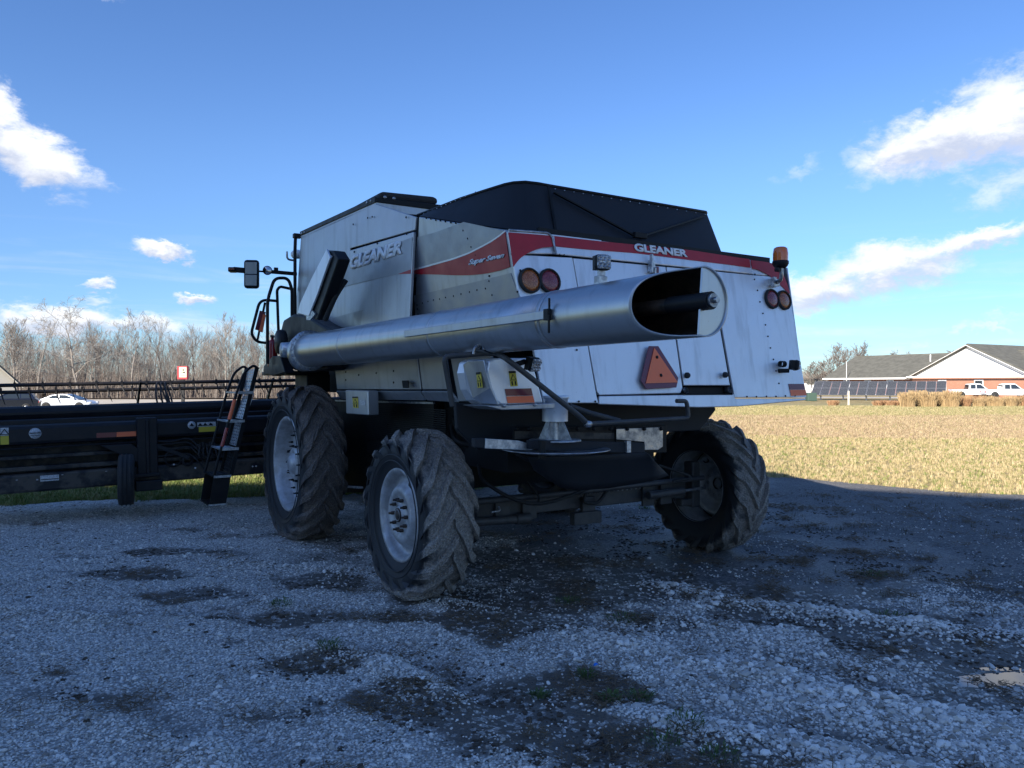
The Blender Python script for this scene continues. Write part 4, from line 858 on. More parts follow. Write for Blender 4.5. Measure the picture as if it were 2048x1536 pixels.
# decals on the rear side panel
decal(S2, [(836, 474), (870, 465), (928, 444), (1009, 461.5), (990, 478), (962, 495), (930, 509), (880, 527), (829, 540)], 'grey_band', 'grey_stripe')
decal(S2, [(829, 591), (880, 580), (950, 564), (1022, 546), (1040, 596), (1056, 658), (842, 702), (832, 640)], 'grey_band', 'grey_stripe')
sw_up = [(828, 541.5), (857, 534), (880, 527.5), (910, 519), (937, 509), (965, 495), (985, 484), (1000, 473.5), (1011.5, 464)]
sw_lo = [(1021, 534), (1005, 540), (979, 546), (958, 549), (937, 550.5), (910, 550.5), (880, 549.2), (828, 548)]
b = MB(); up = [S2(x, y, .007) for x, y in sw_up]; lo = [S2(x, y, .007) for x, y in sw_lo[::-1]]
def strip(b, up, lo, n, th=.004):
    # resample both edges to the same count and lay quads between them
    def rs(e, k):
        L_ = [0]
        for i in range(1, len(e)): L_.append(L_[-1] + (e[i] - e[i - 1]).length)
        out = []
        for j in range(k):
            s = L_[-1] * j / (k - 1); i = 0
            while i < len(e) - 2 and L_[i + 1] < s: i += 1
            f = (s - L_[i]) / max(L_[i + 1] - L_[i], 1e-6); out.append(e[i].lerp(e[i + 1], min(max(f, 0), 1)))
        return out
    k = 24; up, lo = rs(up, k), rs(lo, k)
    vs_ = up + lo + [p - n * th for p in up + lo]; fs = []
    for i in range(k - 1):
        fs += [(i, i + 1, k + i + 1, k + i), (2 * k + i, 2 * k + i + 1, 3 * k + i + 1, 3 * k + i)]
        fs += [(i, i + 1, 2 * k + i + 1, 2 * k + i), (k + i, k + i + 1, 3 * k + i + 1, 3 * k + i)]
    fs += [(0, k, 3 * k, 2 * k), (k - 1, 2 * k - 1, 4 * k - 1, 3 * k - 1)]
    return b.add(vs_, fs)
strip(b, up, lo, S2_N).build('red_swoosh', 'red', CB)
b = MB(); strip(b, [S2(x, y - 4.0, .006) for x, y in sw_up], [S2(x, y - .6, .006) for x, y in sw_up], S2_N).build('pale_stripe', 'pale', CB)
# lettering, left side
def word(fn, txt, bl, br, tr, tl, off, bold, outline, shear=.25, sp=.95, back='black'):
    def c(q, o): return fn(q[0], q[1], o)
    if outline: text_on(txt, c(bl, off), c(br, off), c(tr, off), c(tl, off), back, CB, 'lettering_outline', bold + outline, .002, shear, sp)
    text_on(txt, c(bl, off + .003), c(br, off + .003), c(tr, off + .003), c(tl, off + .003), 'white', CB, 'lettering', bold, .002, shear, sp)
word(SU, 'GLEANER', (703.5, 541), (808.5, 508), (811, 479), (706, 512), .024, .055, .03, .12, .98, 'grey_band')
word(S2, 'Super Seven', (939, 534), (1010, 518), (1012, 504.5), (941, 519), .009, .040, .025, .28, .97)

# ---- rear hood, leaning panels
def rp(pts, m, name, th=.025, off=0.0, bevel=.006): return quad_panel([R(x, y, off) for x, y in pts], m, name, th, bevel, -R_N)
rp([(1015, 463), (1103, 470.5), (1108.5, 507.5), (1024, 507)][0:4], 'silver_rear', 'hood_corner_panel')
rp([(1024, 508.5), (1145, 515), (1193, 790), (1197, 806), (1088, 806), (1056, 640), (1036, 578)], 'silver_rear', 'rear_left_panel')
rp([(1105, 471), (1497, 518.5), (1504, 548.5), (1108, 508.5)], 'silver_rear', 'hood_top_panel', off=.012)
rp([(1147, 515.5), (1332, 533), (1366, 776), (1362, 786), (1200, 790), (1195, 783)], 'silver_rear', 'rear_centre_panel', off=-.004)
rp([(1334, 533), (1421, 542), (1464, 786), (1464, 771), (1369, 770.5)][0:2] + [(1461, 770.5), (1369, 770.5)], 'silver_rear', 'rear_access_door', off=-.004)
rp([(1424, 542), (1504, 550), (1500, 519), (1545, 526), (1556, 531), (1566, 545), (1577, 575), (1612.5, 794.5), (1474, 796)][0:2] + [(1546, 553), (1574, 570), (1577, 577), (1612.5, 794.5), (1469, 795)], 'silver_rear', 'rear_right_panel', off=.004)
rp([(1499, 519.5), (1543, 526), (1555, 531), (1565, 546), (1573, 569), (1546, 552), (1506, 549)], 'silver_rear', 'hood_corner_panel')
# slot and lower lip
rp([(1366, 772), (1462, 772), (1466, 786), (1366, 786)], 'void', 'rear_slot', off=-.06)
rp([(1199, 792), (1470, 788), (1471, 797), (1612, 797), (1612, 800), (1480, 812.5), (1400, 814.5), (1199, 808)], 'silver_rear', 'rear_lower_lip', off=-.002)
rp([(1365, 788), (1465, 788), (1465, 790), (1365, 790)], 'black', 'slot_lip', off=.005)
for q in ((1371, 780), (1459, 779)):
    p = R(*q, -.02); MB().lathe([(.028, -.03), (.028, .03), (.012, .035), (.0001, .035)], 16, p, 'Y').build('roller', 'bare', CB)
for q in ((1370, 751), (1446, 750)):
    p = R(*q, .006); MB().lathe([(.0001, -.045), (.018, -.042), (.026, -.03), (.026, -.01), (.012, 0)], 16, p, 'Y').build('rubber_stop', 'rubber', CB)
# right hand sheet and closed sides so the body has depth
MB().plate([(3.40, -1.18, 3.0), (3.43, -1.36, 1.72), (3.43, 3.9, 1.7), (3.4, 3.9, 3.78), (3.4, 1.36, 3.74), (3.4, .38, 3.41)], .02, Vector((1, 0, 0))).build('right_side_panel', 'silver', CB, bevel=.006)
# red band on the rear
up = [R(x, y, .017) for x, y in [(1014.5, 466), (1060, 469), (1103.5, 472.5)]]
lo = [R(x, y, .017) for x, y in [(1024.5, 535), (1031, 526), (1039, 517), (1050, 509.5), (1061, 504), (1072, 499.5), (1084, 496.3), (1107, 494)]]
strip(MB(), up, lo, -R_N).build('red_stripe', 'red', CB)
up = [R(x, y, .017) for x, y in [(1106.5, 473.5), (1200, 484), (1380, 501.5), (1460, 514), (1496.5, 519.5)]]
lo = [R(x, y, .017) for x, y in [(1109, 494), (1163, 499.5), (1271, 507.5), (1373, 520.5), (1460, 531), (1499, 536.5)]]
strip(MB(), up, lo, -R_N).build('red_stripe', 'red', CB)
up = [R(x, y, .010) for x, y in [(1500, 520.5), (1530, 524.5), (1545, 527.5), (1555, 533), (1565, 548), (1572, 566), (1578, 585)]]
lo = [R(x, y, .010) for x, y in [(1502.5, 537.5), (1515, 540), (1527, 546), (1536, 551), (1547, 559), (1560, 571), (1577, 588)]]
strip(MB(), up, lo, -R_N).build('red_stripe', 'red', CB)
up = [R(x, y, .018) for x, y in [(1014, 463.5), (1103, 470.5), (1200, 482)]]; lo = [R(x, y, .018) for x, y in [(1014.5, 466), (1103, 473), (1200, 484)]]
strip(MB(), up, lo, -R_N).build('pale_stripe', 'pale', CB)
word(R, 'GLEANER', (1266, 504), (1372, 516), (1370, 501), (1264, 487.5), .020, .045, .03, 0, .98)
# chrome trim where the corner sheet meets the hood
MB().tube(round_path([R(1015, 462, .02), R(1093, 467.5, .02), R(1101, 475, .02), R(1109, 509, .02)], .06), .010, 8).build('trim_strip', 'bare', CB)
dots([(1110, 507), (1118, 508), (1127, 509.5), (1205, 521), (1240, 519), (1353, 531), (1400, 537), (1495, 546), (1509, 549), (1508, 559), (1514, 581), (1519, 604), (1525, 627), (1530, 650), (1535, 673), (1540, 696), (1546, 719), (1551, 742), (1557, 767), (1493, 793.5), (1512, 793.5), (1532, 793), (1551, 793), (1570, 792), (1589, 791.5), (1026, 600), (1034, 584), (1060, 632), (1048, 615), (1113, 549), (1117, 560), (1112, 575), (1093, 539), (1153, 700), (1092, 803), (1157, 803), (1190, 803), (1040, 541), (1070, 606), (1103, 604)], .008, R, 'black', 'rivets', .007)
# round lamps
for (x, y, m) in ((1058, 562, 'amberlamp'), (1097.5, 563, 'redlamp'), (1541.5, 598.5, 'redlamp'), (1565.5, 601, 'amberlamp')):
    c = R(x, y, .002); r = .10 if x < 1300 else .098
    mt = (-R_N).to_track_quat('Z', 'Y').to_matrix()
    o = MB().lathe([(r, -.01), (r, .022), (r * .93, .030), (r * .86, .030), (r * .84, .012)], 36, c, mtx=mt).build('tail_lamp', 'rubber', CB)
    MB().lathe([(r * .86, .004), (r * .84, .018), (r * .6, .026), (.0001, .029)], 36, c, mtx=mt).build('lens', m, o)
# latch on the seam
c = R(1300, 534, .02)
b = MB(); b.box(c, (.06, .03, .10)); b.box(c + Vector((.02, -.02, -.06)), (.02, .02, .10)); b.box(c + Vector((-.02, -.02, .02)), (.02, .03, .16)); b.build('hood_latch', 'galv', CB, bevel=.004)
c = R(1310, 549, .02); MB().box(c, (.03, .03, .12)).build('latch_tab', 'darkred', CB, bevel=.004)
# slow-moving-vehicle triangle
smv = [(1293, 693.5), (1312, 693.5), (1352, 757), (1348, 776), (1288, 779.5), (1277, 762)]
o = MB().plate([R(x, y, .03) for x, y in smv], .006, -R_N).build('warning_triangle', 'darkred', CB, bevel=.002)
MB().plate([R(x, y, .036) for x, y in [(1303, 697), (1350, 766), (1286, 768)]], .004, -R_N).build('orange_face', 'orange', o)
dots([(1308, 716), (1316, 752)], .014, R, 'black', 'bolts', .04)
# reflective patches
def patch(fn, q, m, off=.012, name='reflector'): return decal(fn, q, m, name, off, .003)
patch(R, [(1576, 768), (1606.5, 768), (1609, 779), (1578, 779.5)], 'darkred', .010); patch(R, [(1578.5, 780), (1609.5, 779.5), (1612, 791), (1581, 792)], 'orange', .010)

# ---- chopper housing at the near corner
yb = -1.45
def Q(px, py, v=yb): return P(px, py, v=v)
back = [Q(978, 722), Q(990, 716), Q(1056, 716), Q(1066, 728), Q(1087, 806), Q(1003, 810), Q(992, 802), Q(980, 780), Q(973, 745)]
o = MB().plate(back, .45, Vector((0, -1, 0))).build('chopper_housing', 'silver_rear', CB, bevel=.012)
u0 = Q(975, 760).x
side = [P(930, 728, u=u0 - .004), P(940, 720, u=u0 - .004), P(972, 719, u=u0 - .004), P(976, 745, u=u0 - .004), P(985, 775, u=u0 + .03), P(1000, 809, u=u0 + .09), P(968, 806, u=u0 + .06), P(950, 796, u=u0 + .03), P(938, 780, u=u0)]
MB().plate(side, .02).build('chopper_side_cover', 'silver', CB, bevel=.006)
MB().plate([Q(972, 812, yb - .01), Q(1110, 806, yb - .01), Q(1110, 817, yb - .01), Q(1004, 820, yb - .01)], .35, Vector((0, -1, 0))).build('chopper_floor', 'silver', CB, bevel=.006)
for q in ((1007.5, 811.5), (1069, 809.5)):
    MB().lathe([(.0001, -.02), (.012, -.02), (.014, 0)], 10, Q(*q, yb - .01), 'Y').build('bolt', 'bare', CB)
for q, m in (([(1010, 778), (1062.5, 776.5), (1066, 791), (1013, 792)], 'darkred'), ([(1013, 793), (1066, 791.5), (1069.5, 805), (1016, 806.5)], 'orange')):
    MB().plate([Q(x, y, yb - .006) for x, y in q], .003, Vector((0, -1, 0))).build('reflector', m, CB)
def warn(pts, nrm, parent=CB):
    o = MB().plate(pts, .003, nrm).build('warning_sticker', 'yellow', parent)
    a, b_, c_, d = [p + nrm * .002 for p in pts]          # tl tr br bl
    def at_(s, t): return (a * (1 - s) + b_ * s) * (1 - t) + (d * (1 - s) + c_ * s) * t
    k = MB(); k.plate([at_(.0, .0), at_(1, 0), at_(1, .14), at_(0, .14)], .002, nrm)
    k.plate([at_(.5, .2), at_(.9, .56), at_(.1, .56)], .002, nrm); k.plate([at_(.15, .68), at_(.35, .66), at_(.35, .94), at_(.2, .94)], .002, nrm); k.plate([at_(.62, .68), at_(.85, .66), at_(.8, .94), at_(.65, .94)], .002, nrm)
    k.plate([at_(0, .60), at_(1, .60), at_(1, .625), at_(0, .625)], .002, nrm)
    k.build('printed_symbols', 'black', o)
    MB().plate([p + nrm * .0018 for p in (at_(.5, .28), at_(.76, .53), at_(.24, .53))], .0022, nrm).build('triangle_centre', 'yellow', o)
    return o
warn([Q(1017.5, 742, yb - .004), Q(1031, 742, yb - .004), Q(1036, 772, yb - .004), Q(1021.5, 773, yb - .004)], Vector((0, -1, 0)))
warn([P(952, 745, u=u0 - .014), P(961, 744, u=u0 - .014), P(965, 775, u=u0 - .014), P(955, 776, u=u0 - .014)], Vector((-1, 0, 0)))
# small electrical box under the side sheet
o = MB().plate([SU(708, 780, .10), SU(753.5, 781, .10), SU(754.5, 830, .10), SU(709.5, 827, .10)], .12, LN).build('control_box', 'silver', CB, bevel=.01)
warn([SU(723, 793, .104), SU(734, 793, .104), SU(735, 816, .104), SU(724.5, 815, .104)], LN)
MB().plate([SU(739.5, 800, .104), SU(749, 800, .104), SU(749, 810, .104), SU(739.5, 810, .104)], .003, LN).build('label', 'label_white', CB)

# ---- tank front block and roof
vT = 1.357
MB().plate([P(753.5, 398, v=vT), P(888, 417, v=vT), P(850, 432, v=vT), P(832, 430, v=vT), P(753.5, 424, v=vT)], .02, Vector((0, -1, 0))).build('tank_rear_panel', 'silver', CB, bevel=.005)
MB().plate([(.1, 1.36, 3.745), (3.4, 1.36, 3.745), (3.4, 3.93, 3.80), (.1, 3.93, 3.80)], .03).build('tank_roof', 'silver', CB)
a0, a1 = SU(601, 463.5, .012), SU(752, 394, .012); z0, z1 = Vector((0, 0, -.045)), Vector((0, 0, -.052))
MB().plate([a0, a1, SU(752, 405, .012), SU(602, 471, .012)], .04, LN).build('roof_rail', 'black', CB, bevel=.006)
MB().plate([P(752, 394, v=vT - .012), P(895, 411, v=vT - .012), P(880, 421, v=vT - .012), P(752, 404, v=vT - .012)], .04, Vector((0, -1, 0))).build('roof_edge', 'black', CB, bevel=.006)
dots([(605, 467), (611, 464.5), (736, 405.5), (744, 402)], .016, SU, 'bare', 'bolts', .016)
for q in ((770, 393.5), (788, 396)):
    MB().lathe([(.0001, -.012), (.016, -.01), (.018, 0)], 10, P(q[0], q[1] + 1, v=vT - .014), 'Y').build('bolt', 'bare', CB)
b = MB(); p0, p1 = P(764, 388, v=1.5), P(872, 398, v=1.5)
b.plate([P(757, 396, v=1.5), P(762, 383, v=1.5), P(770, 382.5, v=1.5), P(868, 392.5, v=1.5), P(876, 396, v=1.5), P(877, 408, v=1.5)], .9, Vector((0, -1, 0))).build('roof_cover', 'rubber', CB, bevel=.03)
# black grain tank extension: lofted sheet leaning in, with a rounded corner
top, bot = [], []
Zt = 3.503
tb = [((.27, .72, Zt), (.27, .70, 3.49)), ((.285, .36, Zt), (.125, .37, 3.418)), ((.30, -.10, Zt), (.13, -.10, 3.30)), ((.34, -.46, Zt), (.15, -.55, 3.185)), ((.385, -.72, Zt + .004), (.19, -.90, 3.10)),
      ((.42, -.80, Zt + .006), (.26, -1.02, 3.072)), ((.49, -.87, Zt + .006), (.38, -1.09, 3.062)), ((.60, -.897, Zt + .003), (.50, -1.115, 3.06)), ((.72, -.90, Zt), (.62, -1.12, 3.06)),
      ((1.2, -.90, Zt), (1.1, -1.12, 3.06)), ((1.9, -.90, Zt), (1.8, -1.12, 3.06)), ((2.55, -.90, Zt), (2.50, -1.12, 3.07))]
top = [Vector(a) for a, _ in tb]; bot = [Vector(c) for _, c in tb]
rb = [((2.58, -.88, Zt), (2.55, -1.10, 3.08)), ((2.66, -.3, Zt), (2.8, -.3, 3.2)), ((2.75, .9, Zt), (2.9, .8, 3.45))]
n = len(tb); vs_ = top + bot + [Vector(a) for a, _ in rb] + [Vector(c) for _, c in rb]
fs = [(i, i + 1, n + i + 1, n + i) for i in range(n - 1)]
r0 = 2 * n; fs += [(n - 1, r0, r0 + 3, 2 * n - 1), (r0, r0 + 1, r0 + 4, r0 + 3), (r0 + 1, r0 + 2, r0 + 5, r0 + 4)]
o = MB().add(vs_, fs).build('tank_extension', 'black_sheet', CB, smooth=True)
md = o.modifiers.new('t', 'SOLIDIFY'); md.thickness = .014
o.modifiers.new('es', 'EDGE_SPLIT').split_angle = rad(35)
MB().tube([t + Vector((0, 0, .0)) for t in top + [vs_[r0], vs_[r0 + 1], vs_[r0 + 2]]], .014, 6).build('extension_rim', 'black', o)
MB().bar(P(1097, 372, v=-.95), P(1112, 466, v=-1.12), .02, .015).build('extension_corner_brace', 'black', o)
MB().bar(P(1108, 385, v=-.965), P(1268, 471, v=-1.12), .03, .012).build('extension_brace', 'black', o)
MB().bar(P(1282, 473, v=-1.12), P(1408, 432, v=-.955), .03, .012).build('extension_brace', 'black', o)
MB().box(P(1280, 471, v=-1.14), (.14, .04, .05)).build('extension_latch', 'black', o, bevel=.006)
tp = []; b = MB()
for i in range(17):
    f = i / 16; x = 1110 + f * 300; y = 379 + f * 51
    b.lathe([(.0001, -.008), (.005, -.006), (.0055, 0)], 6, P(x, y - 1, v=-.925), 'Y')
for i in range(12):
    f = i / 11; p = Vector((.262, .55 - f * 1.0, 3.485)); b.lathe([(.0001, -.010), (.005, -.008), (.0055, 0)], 6, p, 'X')
tag(b.build('rivets', 'galv', CB), kind='stuff')
MB().bar((.42, -1.15, 3.055), (3.15, -1.15, 3.055), .03, .05).build('hood_seal', 'black', CB)

# ---- unloading auger tube, folded back along the side
def T_axis(v): return Vector((-.27 - .042 * (1.93 - v) * -1 if False else -.27 + .042 * (1.93 - v), v, 2.227 + (1.93 - v) * .0088))
TR = .183
ax = (T_axis(-3.3) - T_axis(2.4)).normalized()       # points to the rear
tx = ax.cross(Vector((0, 0, 1))).normalized(); ty = tx.cross(ax)     # tx: sideways, ty: up
TM = Matrix((tx, ax, ty)).transposed()
def TA(s, ang, r=TR):           # s metres rearward from the flange
    return T_axis(2.33) + ax * s + (tx * math.cos(ang) + ty * math.sin(ang)) * r
LT = 5.05                       # length up to where the mouth starts
nseg = 64
b = MB(); ss = [0, .02, .6, 1.2, 1.9, 2.6, 3.3, 3.9, 4.5]
def ring(s): return [TA(s, 2 * PI * k / nseg) for k in range(nseg)]
for s in ss[1:]: pass
vs_ = [p for s in ss for p in ring(s)]; fs = []
for i in range(len(ss) - 1):
    for k in range(nseg): fs.append((i * nseg + k, i * nseg + (k + 1) % nseg, (i + 1) * nseg + (k + 1) % nseg, (i + 1) * nseg + k))
tube_o = b.add(vs_, fs, True).build('auger_tube', 'tube', CB)
md = tube_o.modifiers.new('t', 'SOLIDIFY'); md.thickness = .006
# the mouth: the wall on the rearward-right side is cut away, a curved lip is left on the far side with a closing plate
fs = []; vs_ = []; ns = 26; s0, s1 = 4.5, 5.95
def cut(k):       # where the wall ends for angle k: the side facing away from the machine is cut open
    a = (math.degrees(2 * PI * k / nseg) - OPEN + 180) % 360 - 180
    t = min(abs(a) / 84.0, 1.0)
    return S_IN + (S_OUT - S_IN) * (1 - (1 - t ** 2.6) ** .55)
OPEN, S_IN, S_OUT = 6, 5.34, 5.69
# build the mouth as a grid whose end follows cut()
for i in range(ns + 1):
    for k in range(nseg):
        e = cut(k); s = s0 + (e - s0) * i / ns; vs_.append(TA(s, 2 * PI * k / nseg))
for i in range(ns):
    for k in range(nseg): fs.append((i * nseg + k, i * nseg + (k + 1) % nseg, (i + 1) * nseg + (k + 1) % nseg, (i + 1) * nseg + k))
b = MB().add(vs_, fs, True); mouth = b.build('auger_spout', 'tube', CB)
md = mouth.modifiers.new('t', 'SOLIDIFY'); md.thickness = .008
# dark brown inside liner, bearing plate, auger core
b = MB(); vs_ = []; fs = []
for i in range(9):
    for k in range(nseg):
        e = cut(k) - .012; s = 3.9 + (e - 3.9) * i / 8; vs_.append(TA(s, 2 * PI * k / nseg, TR - .012))
for i in range(8):
    for k in range(nseg): fs.append((i * nseg + k, i * nseg + (k + 1) % nseg, (i + 1) * nseg + (k + 1) % nseg, (i + 1) * nseg + k))
b.add(vs_, fs, True).build('spout_liner', 'brass', CB)
pl = [TA(S_OUT - .01, 2 * PI * k / nseg, TR - .003) for k in range(nseg) if math.cos(2 * PI * k / nseg - rad(OPEN)) < .12]
MB().plate(pl, .012, ax).build('spout_end_plate', 'tube', CB)
MB().tube([TA(3.2, 0, 0), TA(5.66, 0, 0)], .040, 14).build('auger_shaft', 'brass', CB)
MB().tube([TA(5.45, 0, 0), TA(5.735, 0, 0)], .047, 16).build('shaft_bearing', 'black', CB)
b = MB().tube([TA(5.735, 0, 0), TA(5.75, 0, 0)], .036, 16); b.tube([TA(5.75, 0, 0), TA(5.775, 0, 0)], .017, 6); b.build('shaft_bolt', 'bare', CB)
# flighting spiral inside
vs_ = []; fs = []
for i in range(61):
    a = i / 60 * 2 * PI * 3; s = 3.4 + i / 60 * 1.5
    vs_ += [TA(s, a, .04), TA(s, a, TR - .02)]
    if i: fs.append((2 * i - 2, 2 * i - 1, 2 * i + 1, 2 * i))
MB().add(vs_, fs, True).build('auger_flighting', 'brass', CB)
# joint rings and flange
for s in (1.22, 3.05, 4.49):
    MB().lathe([(TR, -.02), (TR + .003, -.019), (TR + .003, .019), (TR, .02)], nseg, T_axis(2.33) + ax * s, 'Y', mtx=TM).build('joint_ring', 'tube', CB)
fl = MB().lathe([(TR - .02, -.01), (TR + .045, -.01), (TR + .045, .008), (TR - .0, .008)], 48, T_axis(2.33), 'Y', mtx=TM).build('flange', 'galv', CB)
for k in range(20):
    a = 2 * PI * k / 20; MB().lathe([(.0001, .018), (.008, .018), (.010, .006)], 6, TA(0, a, TR + .026), 'Y', mtx=TM).build('flange_bolt', 'bare', fl)
fl = MB().lathe([(TR - .03, -.07), (TR + .03, -.07), (TR + .03, -.055), (TR - .03, -.055)], 48, T_axis(2.33), 'Y', mtx=TM).build('flange', 'galv', CB)
# rail strip along the tube
RS0, RS1 = 2.72, 4.60
def railp(x, y): return SU(x, y, 0, u=-.37)
a_, b_ = TA(RS0, rad(3), TR + .010), TA(RS1, rad(3), TR + .010)
o = MB().bar(a_ , b_, .03, .055, up=(0, 0, 1)).build('tube_rail', 'silver', CB, bevel=.004)
c = TA(RS1 + .02, rad(3), TR + .012); b = MB(); b.box(c, (.03, .05, .07)); b.box(c + Vector((0, -.02, .05)), (.012, .012, .10)); b.box(c + Vector((-.01, -.03, -.06)), (.012, .012, .11)); b.build('rail_clip', 'black', CB, bevel=.003)
# elbow: bend from the vertical auger into the tube, black castings
base = T_axis(2.33); pts = smooth_path([base + Vector((.02, .05, 0)), base + Vector((.04, .28, -.01)), base + Vector((.16, .50, -.02)), base + Vector((.38, .60, -.02))], 5)
MB().tube(pts, .185, 28).build('auger_elbow', 'black', CB)
MB().lathe([(.20, -.03), (.215, -.03), (.215, .05), (.20, .05)], 40, base + Vector((.06, .33, -.01)), 'Y', mtx=Matrix.Rotation(rad(12), 3, 'Z')).build('clamp_ring', 'tube', CB)
b = MB(); b.plate([P(566, 640, u=-.12), P(585, 628, u=-.12), P(612, 630, u=-.12), P(640, 648, u=-.12), P(668, 662, u=-.12), P(655, 740, u=-.12), P(600, 745, u=-.12), P(560, 730, u=-.12), P(556, 680, u=-.12)], .22, LN)
b.build('elbow_housing', 'black', CB, bevel=.03)
MB().lathe([(.0001, -.08), (.15, -.07), (.16, -.02), (.15, .02)], 30, P(566, 684, u=-.2), 'X').build('gearbox_cover', 'black', CB)
MB().lathe([(.0001, -.05), (.09, -.045), (.10, .05)], 24, P(570, 700, u=-.26), 'X').build('gearbox_hub', 'galv', CB)
# leaning lift housing in front of the engine panel
n1, n2 = Vector((-1, 0, 0)), None
b = MB().plate([P(653, 498, u=-.34), P(660, 515, u=-.34), P(633, 592, u=-.34), P(617, 632, u=-.34), P(595, 626, u=-.34), P(600, 606, u=-.34), P(622, 558, u=-.34)], .02, LN); b.build('lift_cover_plate', 'silver_rear', CB, bevel=.004)
b = MB().plate([P(651, 500, u=-.31), P(667, 501, u=-.31), P(677, 518, u=-.31), P(671, 536, u=-.31), P(634, 640, u=-.31), P(606, 632, u=-.31)], .13, LN); b.build('lift_housing', 'black', CB, bevel=.015)
b = MB().plate([P(657, 508, u=-.325), P(664, 512, u=-.325), P(616, 634, u=-.325), P(607, 630, u=-.325)], .012, LN); b.build('lift_edge', 'grey_band', CB)
MB().tube(round_path([P(692, 560, u=-.1), P(672, 590, u=-.2), P(650, 640, u=-.25)], .1), .028, 10).build('hose', 'rubber', CB)
MB().plate([P(612, 625, u=-.33), P(622, 618, u=-.33), P(630, 628, u=-.33), P(620, 640, u=-.33), P(613, 640, u=-.33)], .02, LN).build('lift_bracket', 'galv', CB)

# ---- work lamp on the tube, work lamp by the housing, work lamp at the right
def work_lamp(c, nrm, w, h, name='work_lamp'):
    nrm = Vector(nrm).normalized(); q = nrm.to_track_quat('Z', 'Y'); mt = q.to_matrix()
    o = MB().box(c, (w, h, .05), mtx=mt).build(name, 'black', CB, bevel=.022)
    b = MB()
    for i in range(7): b.box(Vector(c) - nrm * .035 + mt @ Vector(((i - 3) * w / 8, 0, 0)), (.006, h * .9, .03), mtx=mt)
    tag(b.build('cooling_fins', 'black', o), kind='stuff')
    MB().box(Vector(c) + nrm * .022, (w * .84, h * .84, .012), mtx=mt).build('lamp_lens', 'lampglass', o, bevel=.012)
    b = MB()
    for i in (-1, 0, 1):
        for j in (-1, 1): b.lathe([(.0001, .0), (w * .10, .006), (w * .13, .008), (w * .13, 0)], 12, Vector(c) + nrm * .027 + mt @ Vector((i * w * .26, j * h * .2, 0)), mtx=mt)
    tag(b.build('lamp_reflectors', 'bare', o), kind='stuff')
    return o
cb = P(1205, 525, v=-2.56); work_lamp(cb, (-.25, -1, 0), .105, .095)
top_ = TA(4.62 - .05, rad(88), TR)
cb2 = P(1207, 550, v=-2.56); b = MB(); b.box(cb2 + Vector((0, .02, .015)), (.05, .02, .06)); b.box(cb2 + Vector((-.005, .02, -.035)), (.07, .045, .06)); b.build('lamp_bracket', 'galv', CB, bevel=.004)
cc = P(1068, 729, v=-1.6); work_lamp(cc, (.25, -1, -.28), .105, .105)
MB().tube([cc + Vector((-.06, .03, .02)), cc + Vector((-.08, .12, 0))], .02, 8).build('lamp_bracket', 'black', CB)
cc = R(1570, 735, .12); work_lamp(cc, (.8, -.6, -.1), .11, .10)
b = MB(); b.tube([cc + Vector((-.03, .05, -.05)), R(1556, 742, .0)], .02, 8); b.lathe([(.03, -.03), (.03, .03)], 12, R(1556, 730, .05), 'X'); b.build('lamp_bracket', 'black', CB)
# beacon on its bent pipe
bp = R(1543, 566, .0); c0 = R(1562, 552, .20)
b = MB(); b.box(bp + Vector((0, -.03, 0)), (.10, .06, .07)); b.box(bp + Vector((-.03, -.05, 0)), (.04, .04, .10)); b.build('beacon_clamp', 'galv', CB, bevel=.006)
zp = P(1563, 540, v=c0.y); MB().tube(round_path([bp + Vector((.02, -.05, 0)), Vector((zp.x, zp.y, bp.z + .01)), Vector((zp.x, zp.y, zp.z + .06))], .10, 8), .019, 12).build('beacon_pipe', 'bare', CB)
zc = P(1561, 529, v=c0.y)
o = MB().lathe([(.045, -.035), (.062, -.02), (.075, .005), (.075, .03), (.068, .034)], 28, zc).build('beacon', 'black', CB)
MB().lathe([(.068, .03), (.070, .10), (.062, .15), (.045, .162), (.0001, .165)], 28, zc).build('beacon_dome', 'amber', o)
MB().lathe([(.035, .03), (.040, .12), (.0001, .13)], 14, zc).build('beacon_rotor', 'brass', o)
MB().lathe([(.0001, -.02), (.022, -.02), (.022, .02), (.0001, .02)], 12, zc + Vector((-.055, -.01, -.055)), 'X').build('beacon_knob', 'rubber', o)

# ---- spreader and the tail
V1 = -1.30
def K(px, py, v=V1): return P(px, py, v=v)
MB().plate([K(912, 806, -.85), K(1200, 806, -.85), K(1430, 812, -.85), K(1432, 820, -.85), K(1400, 861, -.85), K(1335, 864, -.85), K(1330, 905, -.85), K(1010, 905, -.85), K(950, 895, -.85), K(915, 858, -.85)], .05, Vector((0, -1, 0))).build('tail_chute', 'black_sheet', CB, bevel=.01)
MB().plate([K(1027, 854, -1.12), K(1231, 852, -1.12), K(1231, 886, -1.12), K(1027, 886, -1.12)], .02, Vector((0, -1, 0))).build('chute_wear_plate', 'black', CB, bevel=.004)
MB().plate([K(1030, 862, -1.135), K(1229, 866, -1.135), K(1229, 878, -1.135), K(1030, 878, -1.135)], .006, Vector((0, -1, 0))).build('worn_strip', 'worn', CB)
MB().plate([K(1231, 853, -1.13), K(1333, 850, -1.13), K(1333, 905, -1.13), K(1290, 906, -1.13), K(1231, 884, -1.13)], .02, Vector((0, -1, 0))).build('chute_end_plate', 'black', CB, bevel=.004)
MB().plate([K(1233, 858, -1.15), K(1326, 854, -1.15), K(1326, 893, -1.15), K(1316, 900, -1.15), K(1290, 900, -1.15), K(1289, 884, -1.15), K(1233, 879, -1.15)], .008, Vector((0, -1, 0))).build('bright_wear_plate', 'bare', CB, bevel=.003)
b = MB()
